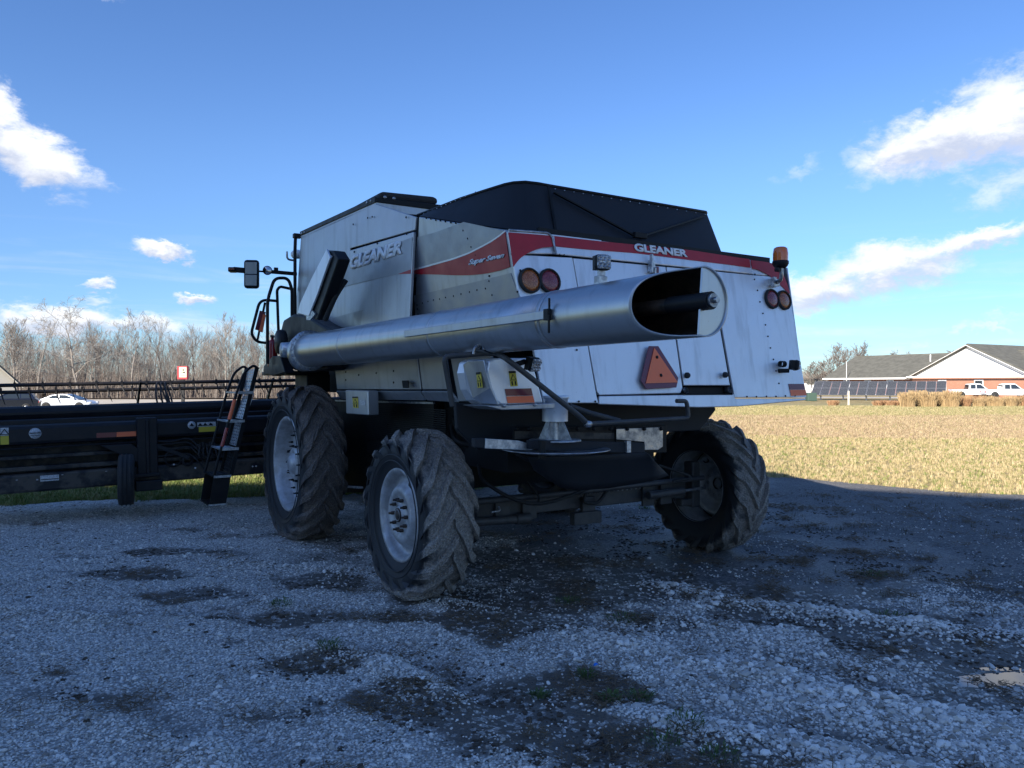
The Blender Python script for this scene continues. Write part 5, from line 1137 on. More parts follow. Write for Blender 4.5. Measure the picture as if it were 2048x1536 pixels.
for x in (1032, 1058, 1154, 1187, 1220, 1254, 1288, 1322): b.lathe([(.0001, -.014), (.016, -.012), (.018, 0)], 10, K(x, 857.5, -1.152), 'Y')
b.build('bolts', 'black', CB)
sp = K(1110, 820, -1.38)
MB().lathe([(.098, -.085), (.098, .085), (.11, .09), (.11, .11), (.0001, .11)], 28, sp, mtx=Matrix.Rotation(0, 3, 'Z')).build('spreader_motor', 'silver_rear', CB)
b = MB(); ap, bt = K(1110, 834, -1.38), K(1110, 879, -1.38)
for a in range(4):
    an = a * PI / 2 + .5; d = Vector((math.cos(an), math.sin(an), 0)); b.plate([ap + d * .045, ap + d * .06, bt + d * .14, bt + d * .02], .010)
b.tube([ap, bt + Vector((0, 0, -.06))], .035, 14); b.lathe([(.0001, 0), (.20, 0), (.20, -.012), (.0001, -.012)], 26, bt); b.build('spreader_pylon', 'galv', CB)
dc = K(1112, 906, -1.42); MB().lathe([(.0001, .02), (.30, .02), (.405, .035), (.41, .028), (.30, .008), (.0001, .008)], 48, dc).build('spreader_disc', 'bare', CB)
b = MB(); b.plate([K(951, 877, -1.45), K(971, 877, -1.45), K(971, 897, -1.45), K(951, 895, -1.45)], .06, Vector((0, -1, 0))); b.plate([K(1060, 880, -1.52), K(1289, 886, -1.52), K(1290, 906, -1.52), K(1130, 904, -1.52), K(1060, 898, -1.52)], .05, Vector((0, -1, 0)))
b.build('spreader_arm', 'black_sheet', CB, bevel=.005)
MB().plate([K(971, 877, -1.46), K(1036, 881, -1.46), K(1054, 886, -1.46), K(1067, 901, -1.46), K(970, 897, -1.46)], .012, Vector((0, -1, 0))).build('spreader_blade', 'galv', CB, bevel=.003)
MB().plate([K(1254, 882, -1.54), K(1262, 882, -1.54), K(1262, 905, -1.54), K(1254, 905, -1.54)], .03, Vector((0, -1, 0))).build('arm_bracket', 'galv', CB)
b = MB(); b.plate([K(1081, 881, -1.6), K(1092, 881, -1.6), K(1092, 918, -1.6), K(1081, 918, -1.6)], .03, Vector((0, -1, 0))); b.plate([K(1112, 882, -1.5), K(1118, 882, -1.5), K(1118, 902, -1.5), K(1112, 902, -1.5)], .03, Vector((0, -1, 0))); b.build('arm_clamp', 'black', CB, bevel=.004)
# rubber deflector sheet
vs_ = []; fs = []; up_ = [(1055, 915), (1100, 914), (1160, 912), (1220, 910), (1260, 907), (1293, 906), (1300, 912), (1305, 918)]; lo_ = [(1068, 941), (1100, 962), (1122, 976), (1160, 981), (1215, 977), (1270, 968), (1305, 962), (1338, 951)]
for i, (a, c) in enumerate(zip(up_, lo_)):
    for j in range(6):
        f = j / 5; vs_.append(P(a[0] + (c[0] - a[0]) * f, a[1] + (c[1] - a[1]) * f, v=-1.16 - .16 * (1 - f) - .02 * math.sin(i * 1.3)))
for i in range(7):
    for j in range(5): fs.append((i * 6 + j, i * 6 + j + 1, (i + 1) * 6 + j + 1, (i + 1) * 6 + j))
o = MB().add(vs_, fs, True).build('deflector_sheet', 'black_sheet', CB); md = o.modifiers.new('t', 'SOLIDIFY'); md.thickness = .012
# guard loop made of bent bar
VB = -1.66
MB().tube(round_path([K(905, 812, -1.15), K(889, 722, -1.15), K(893, 713, -1.15), K(990, 705, -1.35), K(1010, 715, -1.62), K(1160, 833, VB), K(1175, 848, VB)], .12, 6), .020, 10).build('guard_bar', 'axle', CB)
MB().tube([K(1140, 812, VB + .2), K(1180, 826, VB + .15), K(1240, 842, VB + .05)], .020, 10).build('guard_bar', 'axle', CB)
MB().tube(round_path([K(1170, 848.5, VB), K(1377, 836, VB), K(1373, 802, VB), K(1353, 802, VB + .0)], .03, 4), .018, 10).build('guard_bar', 'axle', CB)
MB().lathe([(.0001, -.03), (.024, -.028), (.026, .01)], 12, K(1175, 848, VB), 'Y').build('pivot_bolt', 'bare', CB)
MB().tube(smooth_path([K(947, 708, -1.42), K(950, 695, -1.42), K(962, 690, -1.42), K(968, 700, -1.42)], 5), .010, 8).build('spring_pin', 'bare', CB)
b = MB(); b.tube([K(960, 690, -1.4), K(985, 700, -1.4)], .03, 10); b.build('rest_bracket', 'black', CB)
# side skirts in the shade, radiator screen
VX = .42
o = MB().plate([P(662, 800, u=VX), P(868, 806, u=VX), P(866, 900, u=VX), P(735, 985, u=VX), P(690, 985, u=VX), P(664, 900, u=VX)], .04, LN).build('cooling_screen', 'black', CB)
b = MB()
for i in range(46):
    f = i / 45; z = 1.6 - f * .95; b.box((VX - .025, 1.35, z), (.012, 2.0, .010))
tag(b.build('screen_slats', 'black', o), kind='stuff')
MB().bar(P(662, 801, u=VX - .03), P(868, 806, u=VX - .03), .03, .02).build('screen_rail', 'galv', CB)
MB().bar(P(690, 973, u=.15), P(722, 975, u=.15), .05, .02).build('step_bar', 'galv', CB)
MB().plate([P(912, 806, u=.3), P(950, 806, u=.3), P(955, 900, u=.3), P(925, 870, u=.3)], .04, LN).build('side_baffle', 'black_sheet', CB)
# hoses and belts glimpsed in the dark
b = MB()
for i in range(5):
    y0 = 1.05 + RS.rand() * .5; v0 = -.2 + RS.rand() * .8
    b.tube(smooth_path([(.55, v0, y0), (.5, v0 - .25, y0 - .15), (.9, v0 - .5, y0 - .2 - RS.rand() * .2), (1.3 + RS.rand(), v0 - .6, y0 - .1)], 6), .014 + RS.rand() * .012, 7)
b.build('hoses', 'rubber', CB)
# ---- rear axle
b = MB(); b.box((1.75, .02, .70), (2.75, .16, .17)); b.build('rear_axle', 'axle', CB, bevel=.01)
b = MB()
for u in (.75, 1.05, 2.55, 2.8): b.box((u, -.085, .68), (.16, .03, .22))
b.box((1.75, -.085, .60), (.16, .05, .26)); b.box((1.70, -.12, .53), (.34, .08, .12)); b.build('axle_brackets', 'axle', CB, bevel=.006)
b = MB()
for k in range(30): b.lathe([(.0001, -.006), (.010, -.005), (.012, 0)], 8, (.9 + k * .06, -.062, .76), 'Y')
tag(b.build('axle_bolts', 'bare', CB), kind='stuff')
MB().tube([(.30, -.20, .80), (1.2, -.24, .81), (3.25, -.20, .83)], .028, 12).build('tie_rod', 'axle', CB)
for a, c in (((.25, -.16, .62), (.85, -.16, .60)), ((2.45, -.20, .70), (2.95, -.20, .71))):
    MB().tube([a, c], .040, 16).build('steering_cylinder', 'axle', CB)
MB().tube([(2.95, -.20, .71), (3.28, -.20, .72)], .018, 12).build('cylinder_rod', 'bare', CB)
MB().tube([(.85, -.16, .60), (1.0, -.16, .60)], .05, 12).build('cylinder_end', 'axle', CB)
for u in (.28, .55, 2.62, 2.83): MB().tube(round_path([(u, -.22, .70), (u + .09, -.22, .705), (u + .09, -.20, .74)], .02), .012, 8).build('hose_fitting', 'bare', CB)
for u in (.22, 3.28):
    b = MB(); b.box((u, 0, .74), (.12, .14, .50)); b.box((u + (.1 if u < 1 else -.1), 0, .55), (.2, .10, .08)); b.build('steering_knuckle', 'axle', CB, bevel=.015)
b = MB(); b.tube(smooth_path([(1.72, -.12, .80), (1.65, -.16, .70), (1.8, -.18, .68), (1.95, -.14, .78)], 6), .018, 8); b.tube(smooth_path([(.95, -.2, .95), (1.02, -.3, .80), (.95, -.3, .74)], 6), .012, 8); b.tube(smooth_path([(2.6, -.2, 1.0), (2.9, -.35, .88), (2.7, -.3, .84)], 6), .014, 8)
b.build('hoses', 'rubber', CB)

# ---- wheels
def tyre_mat(name, rim_r, R_, Wd, dirt, dirt2, amount):
    m = bpy.data.materials.new(name); m.use_nodes = True; t = m.node_tree; bs = t.nodes['Principled BSDF']; bs.inputs['Specular IOR Level'].default_value = .35
    tc = N(t, 'ShaderNodeTexCoord'); sp_ = N(t, 'ShaderNodeSeparateXYZ'); t.links.new(tc.outputs['Object'], sp_.inputs[0])
    n = N(t, 'ShaderNodeTexNoise'); n.inputs['Scale'].default_value = 5; n.inputs['Detail'].default_value = 8; n.inputs['Roughness'].default_value = .7; t.links.new(tc.outputs['Object'], n.inputs[0])
    n2 = N(t, 'ShaderNodeTexNoise'); n2.inputs['Scale'].default_value = 60; n2.inputs['Detail'].default_value = 5; t.links.new(tc.outputs['Object'], n2.inputs[0])
    vo = N(t, 'ShaderNodeTexVoronoi'); vo.inputs['Scale'].default_value = 75; t.links.new(tc.outputs['Object'], vo.inputs[0])
    rr = math_n(t, 'SQRT', math_n(t, 'ADD', math_n(t, 'MULTIPLY', sp_.outputs[1], sp_.outputs[1]), math_n(t, 'MULTIPLY', sp_.outputs[2], sp_.outputs[2])))
    edge = math_n(t, 'ADD', rr, math_n(t, 'MULTIPLY', math_n(t, 'SUBTRACT', n.outputs[0], .5), .22))
    f = maprange(t, edge, R_ * .84, R_ * .93, 0, 1)
    low = maprange(t, math_n(t, 'ADD', sp_.outputs[2], math_n(t, 'MULTIPLY', n.outputs[0], .2)), -R_ * .95, -R_ * .6, .8, 0)
    f = math_n(t, 'MAXIMUM', f, math_n(t, 'MULTIPLY', low, .7))
    f = math_n(t, 'MULTIPLY', f, maprange(t, n.outputs[0], .32, .58, amount * .55, amount))
    dc_ = mixc(t, maprange(t, n2.outputs[0], .35, .65, 0, 1), dirt, dirt2)
    dc_ = mixc(t, maprange(t, vo.outputs['Distance'], .0, .35, .75, 0), dc_, (.42, .42, .43))
    t.links.new(mixc(t, f, (.024, .026, .030), dc_), bs.inputs['Base Color'])
    t.links.new(maprange(t, f, 0, 1, .55, .95), bs.inputs['Roughness'])
    hgt = math_n(t, 'ADD', math_n(t, 'MULTIPLY', vo.outputs['Distance'], .8), math_n(t, 'MULTIPLY', n2.outputs[0], 1.0))
    bp_ = N(t, 'ShaderNodeBump'); bp_.inputs['Distance'].default_value = .02; t.links.new(math_n(t, 'MULTIPLY', f, .9), bp_.inputs['Strength']); t.links.new(hgt, bp_.inputs['Height'])
    t.links.new(bp_.outputs[0], bs.inputs['Normal'])
    return m
from mathutils import noise as mn
def lug_tyre(name, R_, W, rimr, nl, mt, parent, seed=0):
    """agricultural tyre, axis along local X, outer face towards -X; lugs wrap from the centre over the shoulder"""
    b = MB(); hw = W / 2; Rc = R_ - .045
    prof = [(rimr - .01, -hw * .74), (rimr + .02, -hw * .80), (rimr + (Rc - rimr) * .35, -hw * .99), (rimr + (Rc - rimr) * .55, -hw * 1.02), (Rc - .10, -hw * .96), (Rc - .035, -hw * .84), (Rc - .008, -hw * .55), (Rc, 0)]
    prof = prof + [(r, -x) for r, x in prof[-2::-1]]
    b.lathe(prof, 96, axis='X')
    # lugs
    rnd = random.Random(seed)
    def surf(t):      # t 0 centre .. 1 shoulder .. 1.35 down the wall -> (x fraction, base radius)
        if t <= .85: return t / .85 * .80, Rc - .004 - .022 * (t / .85) ** 3
        s = (t - .85) / .5; return .80 + .21 * min(1, s * 1.2) , Rc - .026 - .13 * s
    for side in (-1, 1):
        for k in range(nl):
            a0 = 2 * PI * (k + (.5 if side > 0 else 0)) / nl
            K_ = 9; A, B_, Cc, D = [], [], [], []
            for i in range(K_):
                t = -.06 + 1.36 * i / (K_ - 1); xf, br = surf(max(t, 0)); x = side * hw * (xf if t > 0 else t)
                ang = a0 + (t ** 1.15 if t > 0 else t) * (.42 / R_) * .93
                w_ = (.036 + .018 * min(max(t, 0), 1)) / R_; hgt = .048 * (1 if t < 1 else 1 - (t - 1) / .36 * .75) * (.9 + .2 * rnd.random())
                if i == K_ - 1: hgt = .006
                ox = side * hgt * .9 if t > .9 else 0; orr = hgt * (1 if t < .9 else .55)
                for arr, r_, da, xx in ((A, br - .02, -w_ * 1.25, x), (B_, br + orr, -w_ * .8, x + ox), (Cc, br + orr, w_ * .8, x + ox), (D, br - .02, w_ * 1.25, x)):
                    th_ = ang + da; arr.append(Vector((xx, r_ * math.cos(th_), r_ * math.sin(th_))))
            vs_ = A + B_ + Cc + D; fs = []
            for i in range(K_ - 1):
                for q in range(3): fs.append((q * K_ + i, q * K_ + i + 1, (q + 1) * K_ + i + 1, (q + 1) * K_ + i))
            fs += [(0, K_, 2 * K_, 3 * K_), (K_ - 1, 2 * K_ - 1, 3 * K_ - 1, 4 * K_ - 1)]
            b.add(vs_, fs)
    # moulded rings on the wall
    for rr in (.25, .42, .75):
        r_ = rimr + (Rc - rimr) * rr; b.lathe([(r_ - .006, -hw * 1.0), (r_, -hw * 1.035), (r_ + .006, -hw * 1.0)], 96, axis='X')
    o = b.build(name, mt, parent)
    # weight on the ground and mud: push vertices about a little
    for v in o.data.vertices:
        c = v.co; f = mn.noise(Vector(c) * 9 + Vector((seed, 0, 0))); r_ = math.hypot(c.y, c.z)
        if r_ > Rc - .03:
            k = 1 + f * .016; c.y *= k; c.z *= k
        if c.z < -R_ * .955: c.z = -R_ * .955 + (c.z + R_ * .955) * .25; 
        if c.z < -R_ * .6: c.x *= 1 + .05 * (-c.z / R_ - .6) / .4
    return o
def bolt_ring(b, n, r, x, s=.018, L_=.03):
    for k in range(n):
        a = 2 * PI * k / n; c = Vector((x, r * math.cos(a), r * math.sin(a))); b.lathe([(s, .01), (s, -L_ * .5), (s * .6, -L_ * .5), (s * .6, -L_), (.0001, -L_)], 6, c, 'X')
def wheel(loc, kind, side):
    """side -1: outer face to -u ; the far one is turned round"""
    if kind == 'rear':
        R_, W, rr = .745, .47, .40
        m = M['tyre_rear']
        # dished disc, outer face to -X
        prof = [(.0001, -.185), (.055, -.185), (.075, -.18), (.085, -.16), (.17, -.16), (.185, -.175), (.225, -.182), (.25, -.165), (.295, -.105), (.33, -.095), (.350, -.11), (.355, -.14), (.362, -.165), (.385, -.185), (.405, -.19), (.412, -.175), (.405, -.15), (.395, .15), (.40, .19)]
    else:
        R_, W, rr = .94, .50, .565
        m = M['tyre_front']
        prof = [(.0001, -.10), (.10, -.10), (.13, -.12), (.17, -.13), (.20, -.10), (.24, -.075), (.26, -.05), (.49, -.01), (.505, -.04), (.515, -.12), (.53, -.19), (.56, -.205), (.575, -.19), (.565, -.16), (.55, .16), (.56, .2)]
    o = MB().lathe([(r, x) for r, x in prof], 64, axis='X').build('wheel', 'rim', CB, loc=loc)
    if side > 0: o.rotation_euler = (0, 0, PI)
    lug_tyre('tyre', R_, W, rr, 17 if kind == 'rear' else 20, m, o, seed=3 if kind == 'rear' else 8)
    if kind == 'rear':
        b = MB(); bolt_ring(b, 10, .135, -.165, .017, .05); b.build('wheel_bolts', 'brass', o)
        MB().lathe([(.0001, -.195), (.06, -.195), (.066, -.16)], 20, axis='X').build('hub_cap', 'brass', o)
        MB().lathe([(.045, -.195), (.05, -.198), (.05, -.17)], 18, (0, 0, 0), 'X', mtx=Matrix.Translation((0, 0, 0)).to_3x3()).build('hub_ring', 'rim', o)
        b = MB(); a = rad(65); b.lathe([(.0001, -.01), (.035, -.01), (.035, .02)], 16, (-.12, .29 * math.cos(a) * -1, .29 * math.sin(a)), 'X'); b.build('valve_hole', 'void', o)
    else:
        b = MB(); bolt_ring(b, 10, .215, -.095, .015, .05); bolt_ring(b, 20, .40, -.03, .014, .05); bolt_ring(b, 12, .54, -.10, .008, .02); b.build('wheel_bolts', 'black', o)
        MB().lathe([(.0001, -.17), (.08, -.17), (.10, -.15), (.13, -.12)], 26, axis='X').build('final_drive_hub', 'rim', o)
    return o
M['tyre_rear'] = tyre_mat('muddy_rear_tyre', .4, .745, .47, (.27, .24, .21), (.42, .375, .33), 1.0)
M['tyre_front'] = tyre_mat('muddy_front_tyre', .56, .94, .5, (.14, .115, .10), (.23, .19, .16), .9)
wheel((-.06, .02, .712), 'rear', -1); wheel((3.54, .02, .712), 'rear', 1)
wheel((-.12, 3.12, .89), 'front', -1); wheel((3.62, 3.12, .89), 'front', 1)

# ---- platform, railings, ladder, mirror
UF = -.30
b = MB(); b.box((.02, 3.95, 1.99), (.55, 1.15, .05)); b.box((.15, 3.6, 1.86), (.3, .5, .22)); b.plate([P(527, 732, u=-.28), P(545, 712, u=-.28), P(560, 712, u=-.28), P(570, 745, u=-.28), P(545, 752, u=-.28), P(527, 748, u=-.28)], .12, LN)
b.build('platform', 'black', CB, bevel=.01)
VF = 3.9
def rail(pts, r=.020, nm='handrail', v=None, u=None, rad_=.12): return MB().tube(round_path([P(x, y, u=UF if u is None and v is None else u, v=v) for x, y in pts], rad_, 6), r, 10).build(nm, 'black', CB)
rail([(535, 728), (535, 600), (549, 556), (576, 556), (584, 578), (584, 632)], .021, v=3.95, rad_=.10)
rail([(557, 665), (554, 580), (560, 573), (592, 580)], .019, v=4.25, rad_=.08)
rail([(554, 602), (520, 599), (502, 668), (514, 684), (555, 688)], .019, v=4.25, rad_=.12)
rail([(530, 605), (526, 625), (515, 680)], .015, v=4.25)
o = MB().plate([P(520, 621, v=4.22), P(531.5, 624, v=4.22), P(524.5, 663, v=4.22), P(510.5, 659, v=4.22)], .02, Vector((0, -1, 0))).build('railing_reflector', 'darkred', CB)
MB().plate([P(526, 628, v=4.215), P(532, 630, v=4.215), P(525.5, 665, v=4.215), P(518, 662, v=4.215)], .02, Vector((0, -1, 0))).build('reflector_face', 'orange', o)
VL0, VL1 = 4.0, 4.55
def LP(px, py, v=VL0): return P(px, py, v=v)
near = [LP(514, 735), LP(507, 785), LP(489, 842), LP(477, 897), LP(462, 950), LP(452, 1008)]      # back edge of each tread, near side
dv = Vector((0, VL1 - VL0, 0)); LD = Vector((-.21, 0, .0))
lad = MB().bar(near[0], near[4], .02, .05).bar(near[0] + dv, near[4] + dv, .02, .05).build('ladder', 'black', CB, bevel=.004)
def perforated(a, b_, w, rows, cols, th, name, m, parent):
    """plate spanned by a->b_ (down) and w (across) with diamond holes"""
    a = Vector(a); d = (Vector(b_) - a) / rows; w = Vector(w) / cols; mb = MB()
    for i in range(rows):
        for j in range(cols):
            o_ = a + d * i + w * j; c = o_ + d * .5 + w * .5
            vs_ = [o_, o_ + w, o_ + w + d, o_ + d, c - d * .42, c + w * .30, c + d * .42, c - w * .30]
            mb.add(vs_, [(0, 1, 5, 4), (1, 2, 6, 5), (2, 3, 7, 6), (3, 0, 4, 7)])
    o_ = mb.build(name, m, parent); md_ = o_.modifiers.new('t', 'SOLIDIFY'); md_.thickness = th; return o_
for i in range(4):
    perforated(near[i] + Vector((.005, 0, -.02)), near[i + 1] + Vector((.005, 0, .02)), dv, 8, 6, .004, 'ladder_riser', 'galv' if i < 3 else 'black', lad)
for i in range(1, 5):
    perforated(near[i], near[i] + LD, dv, 3, 6, .012, 'ladder_tread', 'galv' if i < 4 else 'black', lad)
    b = MB(); b.bar(near[i] + LD, near[i] + LD + dv, .03, .02); b.bar(near[i] + Vector((0, -.005, 0)), near[i] + LD + Vector((0, -.005, 0)), .012, .035); b.build('tread_edge', 'galv' if i < 4 else 'black', lad)
for w_ in (Vector((0, 0, 0)), dv):
    f0 = [near[i] + LD + w_ for i in range(1, 5)]
    MB().tube(round_path([near[0] + w_ + Vector((.02, 0, -.02)), near[0] + w_ + Vector((-.04, 0, .03)), near[0] + w_ + Vector((-.16, 0, -.06)), f0[0], f0[3]], .10, 5), .017, 10).build('ladder_rail', 'black', lad)
f1, f3 = near[1] + LD, near[3] + LD
for a, c, m in ((.25, .95, 'orange'), (1.25, 1.9, 'darkred')):
    MB().tube([f1.lerp(f3, a / 2), f1.lerp(f3, c / 2)], .023, 10).build('ladder_reflector', m if m == 'orange' else 'extinguisher', lad)
# bottom flap step
n4, n5 = near[4] + Vector((0, 0, -.01)), near[5]
b = MB(); b.plate([n4, n4 + LD, n5 + LD * .95, n5], .006, Vector((0, -1, 0))); b.plate([n4 + dv, n4 + LD + dv, n5 + LD * .95 + dv, n5 + dv], .006, Vector((0, -1, 0))); b.plate([n4, n4 + dv, n5 + dv, n5], .006, Vector((1, 0, 0)))
b.plate([n5, n5 + dv, n5 + dv + LD, n5 + LD], .012, Vector((0, 0, 1))); b.build('bottom_step', 'black', lad, bevel=.003)
MB().bar(n5 + LD, n5, .016, .02).build('step_edge', 'galv', lad)
MB().bar(n4 + LD + Vector((0, -.012, 0)), n4 + Vector((0, -.012, 0)), .012, .03).build('step_edge', 'galv', lad)
# mirror arm: bracket, mirror, round mirror, amber lamp
um = 4.3
MB().bar(P(501 + 35, 543, v=um), P(594, 548, v=um), .03, .05).build('mirror_arm', 'black', CB, bevel=.01)
MB().tube([P(512, 542, v=um), P(550, 545, v=um)], .012, 8).build('mirror_arm', 'black', CB)
MB().box(P(552, 539, v=um), (.05, .04, .05)).build('arm_knob', 'black', CB)
MB().bar(P(466, 539, v=um), P(500, 542, v=um), .05, .07).build('mirror_arm', 'black', CB, bevel=.01)
mn_ = Vector((-.42, -.91, 0)).normalized()
mt = mn_.to_track_quat('Z', 'Y').to_matrix(); mt = Matrix((Vector((0, 0, 1)).cross(mn_), Vector((0, 0, 1)), mn_)).transposed()
mc = P(502.5, 548, v=um - .08)
o = MB().box(mc - mn_ * .03, (.19, .375, .10), mtx=mt).build('side_mirror', 'black', CB, bevel=.035)
MB().box(mc + mn_ * .022 + Vector((0, 0, .075)), (.145, .155, .006), mtx=mt).build('mirror_glass', 'mirror', o, bevel=.002)
mt2 = Matrix.Rotation(rad(-5), 3, 'X')
MB().box(mc + mn_ * .022 + Vector((0, 0, -.085)), (.145, .14, .006), mtx=mt).build('mirror_glass', 'mirror', o, bevel=.002)
pc = P(535, 541, v=um - .03)
o = MB().lathe([(.0001, -.03), (.05, -.03), (.062, 0), (.062, .012), (.055, .014)], 24, pc, mtx=mt).build('round_mirror', 'black', CB)
MB().lathe([(.055, .012), (.03, .022), (.0001, .026)], 24, pc, mtx=mt).build('mirror_glass', 'mirror', o)
o = MB().box(P(465, 540, v=um), (.09, .06, .13), mtx=mt).build('marker_lamp', 'black', CB, bevel=.012)
MB().box(P(465, 540, v=um) + mn_ * .03, (.078, .02, .115), mtx=mt).build('lens', 'amberlamp', o, bevel=.008)
# cab edge behind the side sheet, its post and a white gps dome on a bracket
MB().tube(round_path([P(602, 470, v=4.05), P(591, 474, v=4.05), P(590, 500, v=4.05), P(590, 632, v=4.05)], .05), .022, 10).build('cab_post', 'black', CB)
MB().box(P(594, 472, v=4.05), (.10, .08, .06)).build('post_cap', 'black', CB, bevel=.008)
MB().tube(round_path([P(574, 503, v=4.4), P(574, 519, v=4.4), P(590, 521, v=4.4)], .06), .014, 10).build('antenna_bracket', 'bare', CB)
MB().lathe([(.06, -.05), (.085, -.02), (.085, .02), (.05, .06), (.0001, .07)], 24, P(594, 509, v=4.5)).build('antenna_dome', 'white', CB)
b = MB(); b.box((1.75, 4.55, 2.75), (1.9, 1.3, 1.75)); b.build('cab', 'black', CB, bevel=.12)
b = MB(); b.box((1.75, 4.55, 2.85), (1.93, 1.0, 1.1)); b.build('cab_glass', mat('cab_glass', (.02, .025, .03), .06, .0, coat=.6), CB, bevel=.1)
# feeder house in front, links to the header
b = MB(); b.plate([(1.2, 3.9, 1.7), (1.2, 5.6, 1.25), (1.2, 5.6, .65), (1.2, 3.9, .95)], 1.2, Vector((-1, 0, 0))); b.build('feeder_house', 'black', CB, bevel=.02)
o = tag(MB().lathe([(.0001, -.19), (.058, -.19), (.062, -.17), (.062, .12), (.05, .16), (.02, .175), (.02, .22), (.0001, .22)], 20, loc2w(*P(545, 706, v=4.1))).build('fire_extinguisher', 'extinguisher'), 'small red fire extinguisher standing on the combine platform beside the handrail', 'fire extinguisher')
MB().box(loc2w(*P(545, 706, v=4.1)) + Vector((0, 0, .22)), (.03, .10, .03)).build('extinguisher_handle', 'black', o)

# =================================================================== THE HEADER (mown-crop table) in front of it
HR = empty('grain_header', tuple(loc2w(1.75, 5.7, 0)), TH); HR.rotation_euler = (0, rad(-1.15), TH)
tag(HR, 'long black grain header with a tined reel, fixed across the front of the combine', 'combine header')
HW = 5.35       # half width
def hb(name, y, z, dy, dz, x0=-HW, x1=HW, m='header', bevel=.01, par=HR): return MB().box(((x0 + x1) / 2, y, z), (x1 - x0, dy, dz)).build(name, m, par, bevel=bevel)
hb('top_tube', .55, 1.545, .22, .19, bevel=.08); hb('rear_cover', .30, 1.42, .30, .10)
hb('upper_beam', .05, 1.28, .24, .26, bevel=.05)
hb('back_sheet', .28, 1.02, .03, .84, m='worn')
hb('beam_lip', -.04, 1.115, .10, .014, m='header')
hb('back_rib', .02, .99, .10, .05, m='worn'); hb('back_rib', .02, .84, .12, .06, m='worn')
hb('lower_beam', .0, .66, .22, .24, m='worn', bevel=.03)
hb('floor_pan', .75, .56, 1.3, .06, m='worn')
for x in (-HW, HW): MB().plate([(x, -.05, .5), (x, -.05, 1.45), (x, .8, 1.5), (x, 1.9, .95), (x, 2.2, .5)], .06, Vector((-1, 0, 0))).build('end_sheet', 'header', HR, bevel=.02)
o = MB().tube([(-HW + .25, 1.25, 0), (HW - .25, 1.25, 0)], .27, 20).build('cross_auger', 'worn', HR); o.location = (0, -.3, .95)
# frame posts and wheel gear
def hx(px, Yv=5.45): return P(px, 860, v=Yv).x - 1.75
for px in (293, ): 
    x = hx(300); b = MB(); b.box((x, -.10, 1.05), (.26, .14, .80)); b.box((x - .0, -.18, 1.05), (.05, .04, .75)); b.build('frame_post', 'header', HR, bevel=.012)
    b = MB(); b.box((x - .0, -.12, .52), (.34, .3, .14)); b.box((x - .1, -.2, .66), (.5, .04, .05)); b.build('post_foot', 'header', HR, bevel=.012)
xw = hx(256, 5.2)
MB().plate([(xw - .28, -.16, 1.10), (xw + .10, -.16, 1.10), (xw + .30, -.16, .93), (xw + .32, -.16, .70), (xw + .16, -.16, .84)], .10, Vector((0, -1, 0))).build('wheel_arm', 'header', HR, bevel=.01)
o = MB().lathe([(.17, -.09), (.27, -.10), (.325, -.09), (.345, -.05), (.345, -.045), (.335, -.04), (.335, -.01), (.348, -.005), (.348, .005), (.335, .01), (.335, .04), (.345, .045), (.345, .05), (.325, .09), (.27, .10), (.17, .09)], 48, axis='X').build('gauge_wheel_tyre', 'rubber', HR)
o.location = (xw, -.42, .645); o.rotation_euler = (0, rad(1.15), rad(-7))
MB().lathe([(.0001, -.05), (.08, -.06), (.14, -.02), (.18, -.07), (.18, .07), (.0001, .07)], 24, axis='X').build('gauge_wheel_rim', 'header', o)
# stickers along the upper beam
def hsticker(px0, px1, z0, z1, m, name='sticker', v=5.56):
    x0, x1 = P(px0, 850, v=v).x - 1.75, P(px1, 850, v=v).x - 1.75
    return MB().box(((x0 + x1) / 2, -.074, (z0 + z1) / 2), (x1 - x0, .004, z1 - z0)).build(name, m, HR)
hsticker(198, 237, 1.20, 1.265, 'darkred', 'reflector'); hsticker(238, 277, 1.20, 1.265, 'orange', 'reflector')
hsticker(5, 22, 1.29, 1.39, 'label_white'); hsticker(5, 22, 1.175, 1.285, 'yellow'); hsticker(-8, 3, 1.19, 1.27, 'yellow')
hsticker(400, 437, 1.285, 1.35, 'label_white'); hsticker(403, 438, 1.21, 1.283, 'yellow')
for px in (406, 416, 427):
    x = P(px, 850, v=5.56).x - 1.75; MB().plate([(x, -.0775, 1.34), (x + .04, -.0775, 1.295), (x - .04, -.0775, 1.295)], .002, Vector((0, -1, 0))).build('printed_triangle', 'black', HR)
x = P(13.5, 850, v=5.56).x - 1.75; MB().plate([(x, -.0775, 1.38), (x + .055, -.0775, 1.30), (x - .055, -.0775, 1.30)], .002, Vector((0, -1, 0))).build('printed_triangle', 'black', HR)
MB().plate([(x, -.079, 1.362), (x + .034, -.079, 1.309), (x - .034, -.079, 1.309)], .001, Vector((0, -1, 0))).build('triangle_centre', 'label_white', HR)
x = P(75, 850, v=5.56).x - 1.75; MB().lathe([(.0001, -.004), (.07, -.004), (.07, 0)], 28, (x, -.072, 1.30), 'Y').build('round_label', 'label_white', HR)
b = MB(); b.box((x, -.078, 1.305), (.125, .002, .012)); b.box((x, -.078, 1.275), (.10, .002, .006)); b.build('printed_line', 'black', HR)
x = P(389, 850, v=5.56).x - 1.75; MB().lathe([(.0001, -.004), (.055, -.004), (.055, 0)], 24, (x, -.072, 1.315), 'Y').build('round_label', 'label_white', HR)
MB().plate([(x, -.0775, 1.35), (x + .03, -.0775, 1.30), (x - .03, -.0775, 1.30)], .002, Vector((0, -1, 0))).build('printed_triangle', 'black', HR)
MB().box((P(102, 850, v=5.5).x - 1.75, -.113, .71), (.21, .004, .075)).build('white_label', 'label_white', HR)
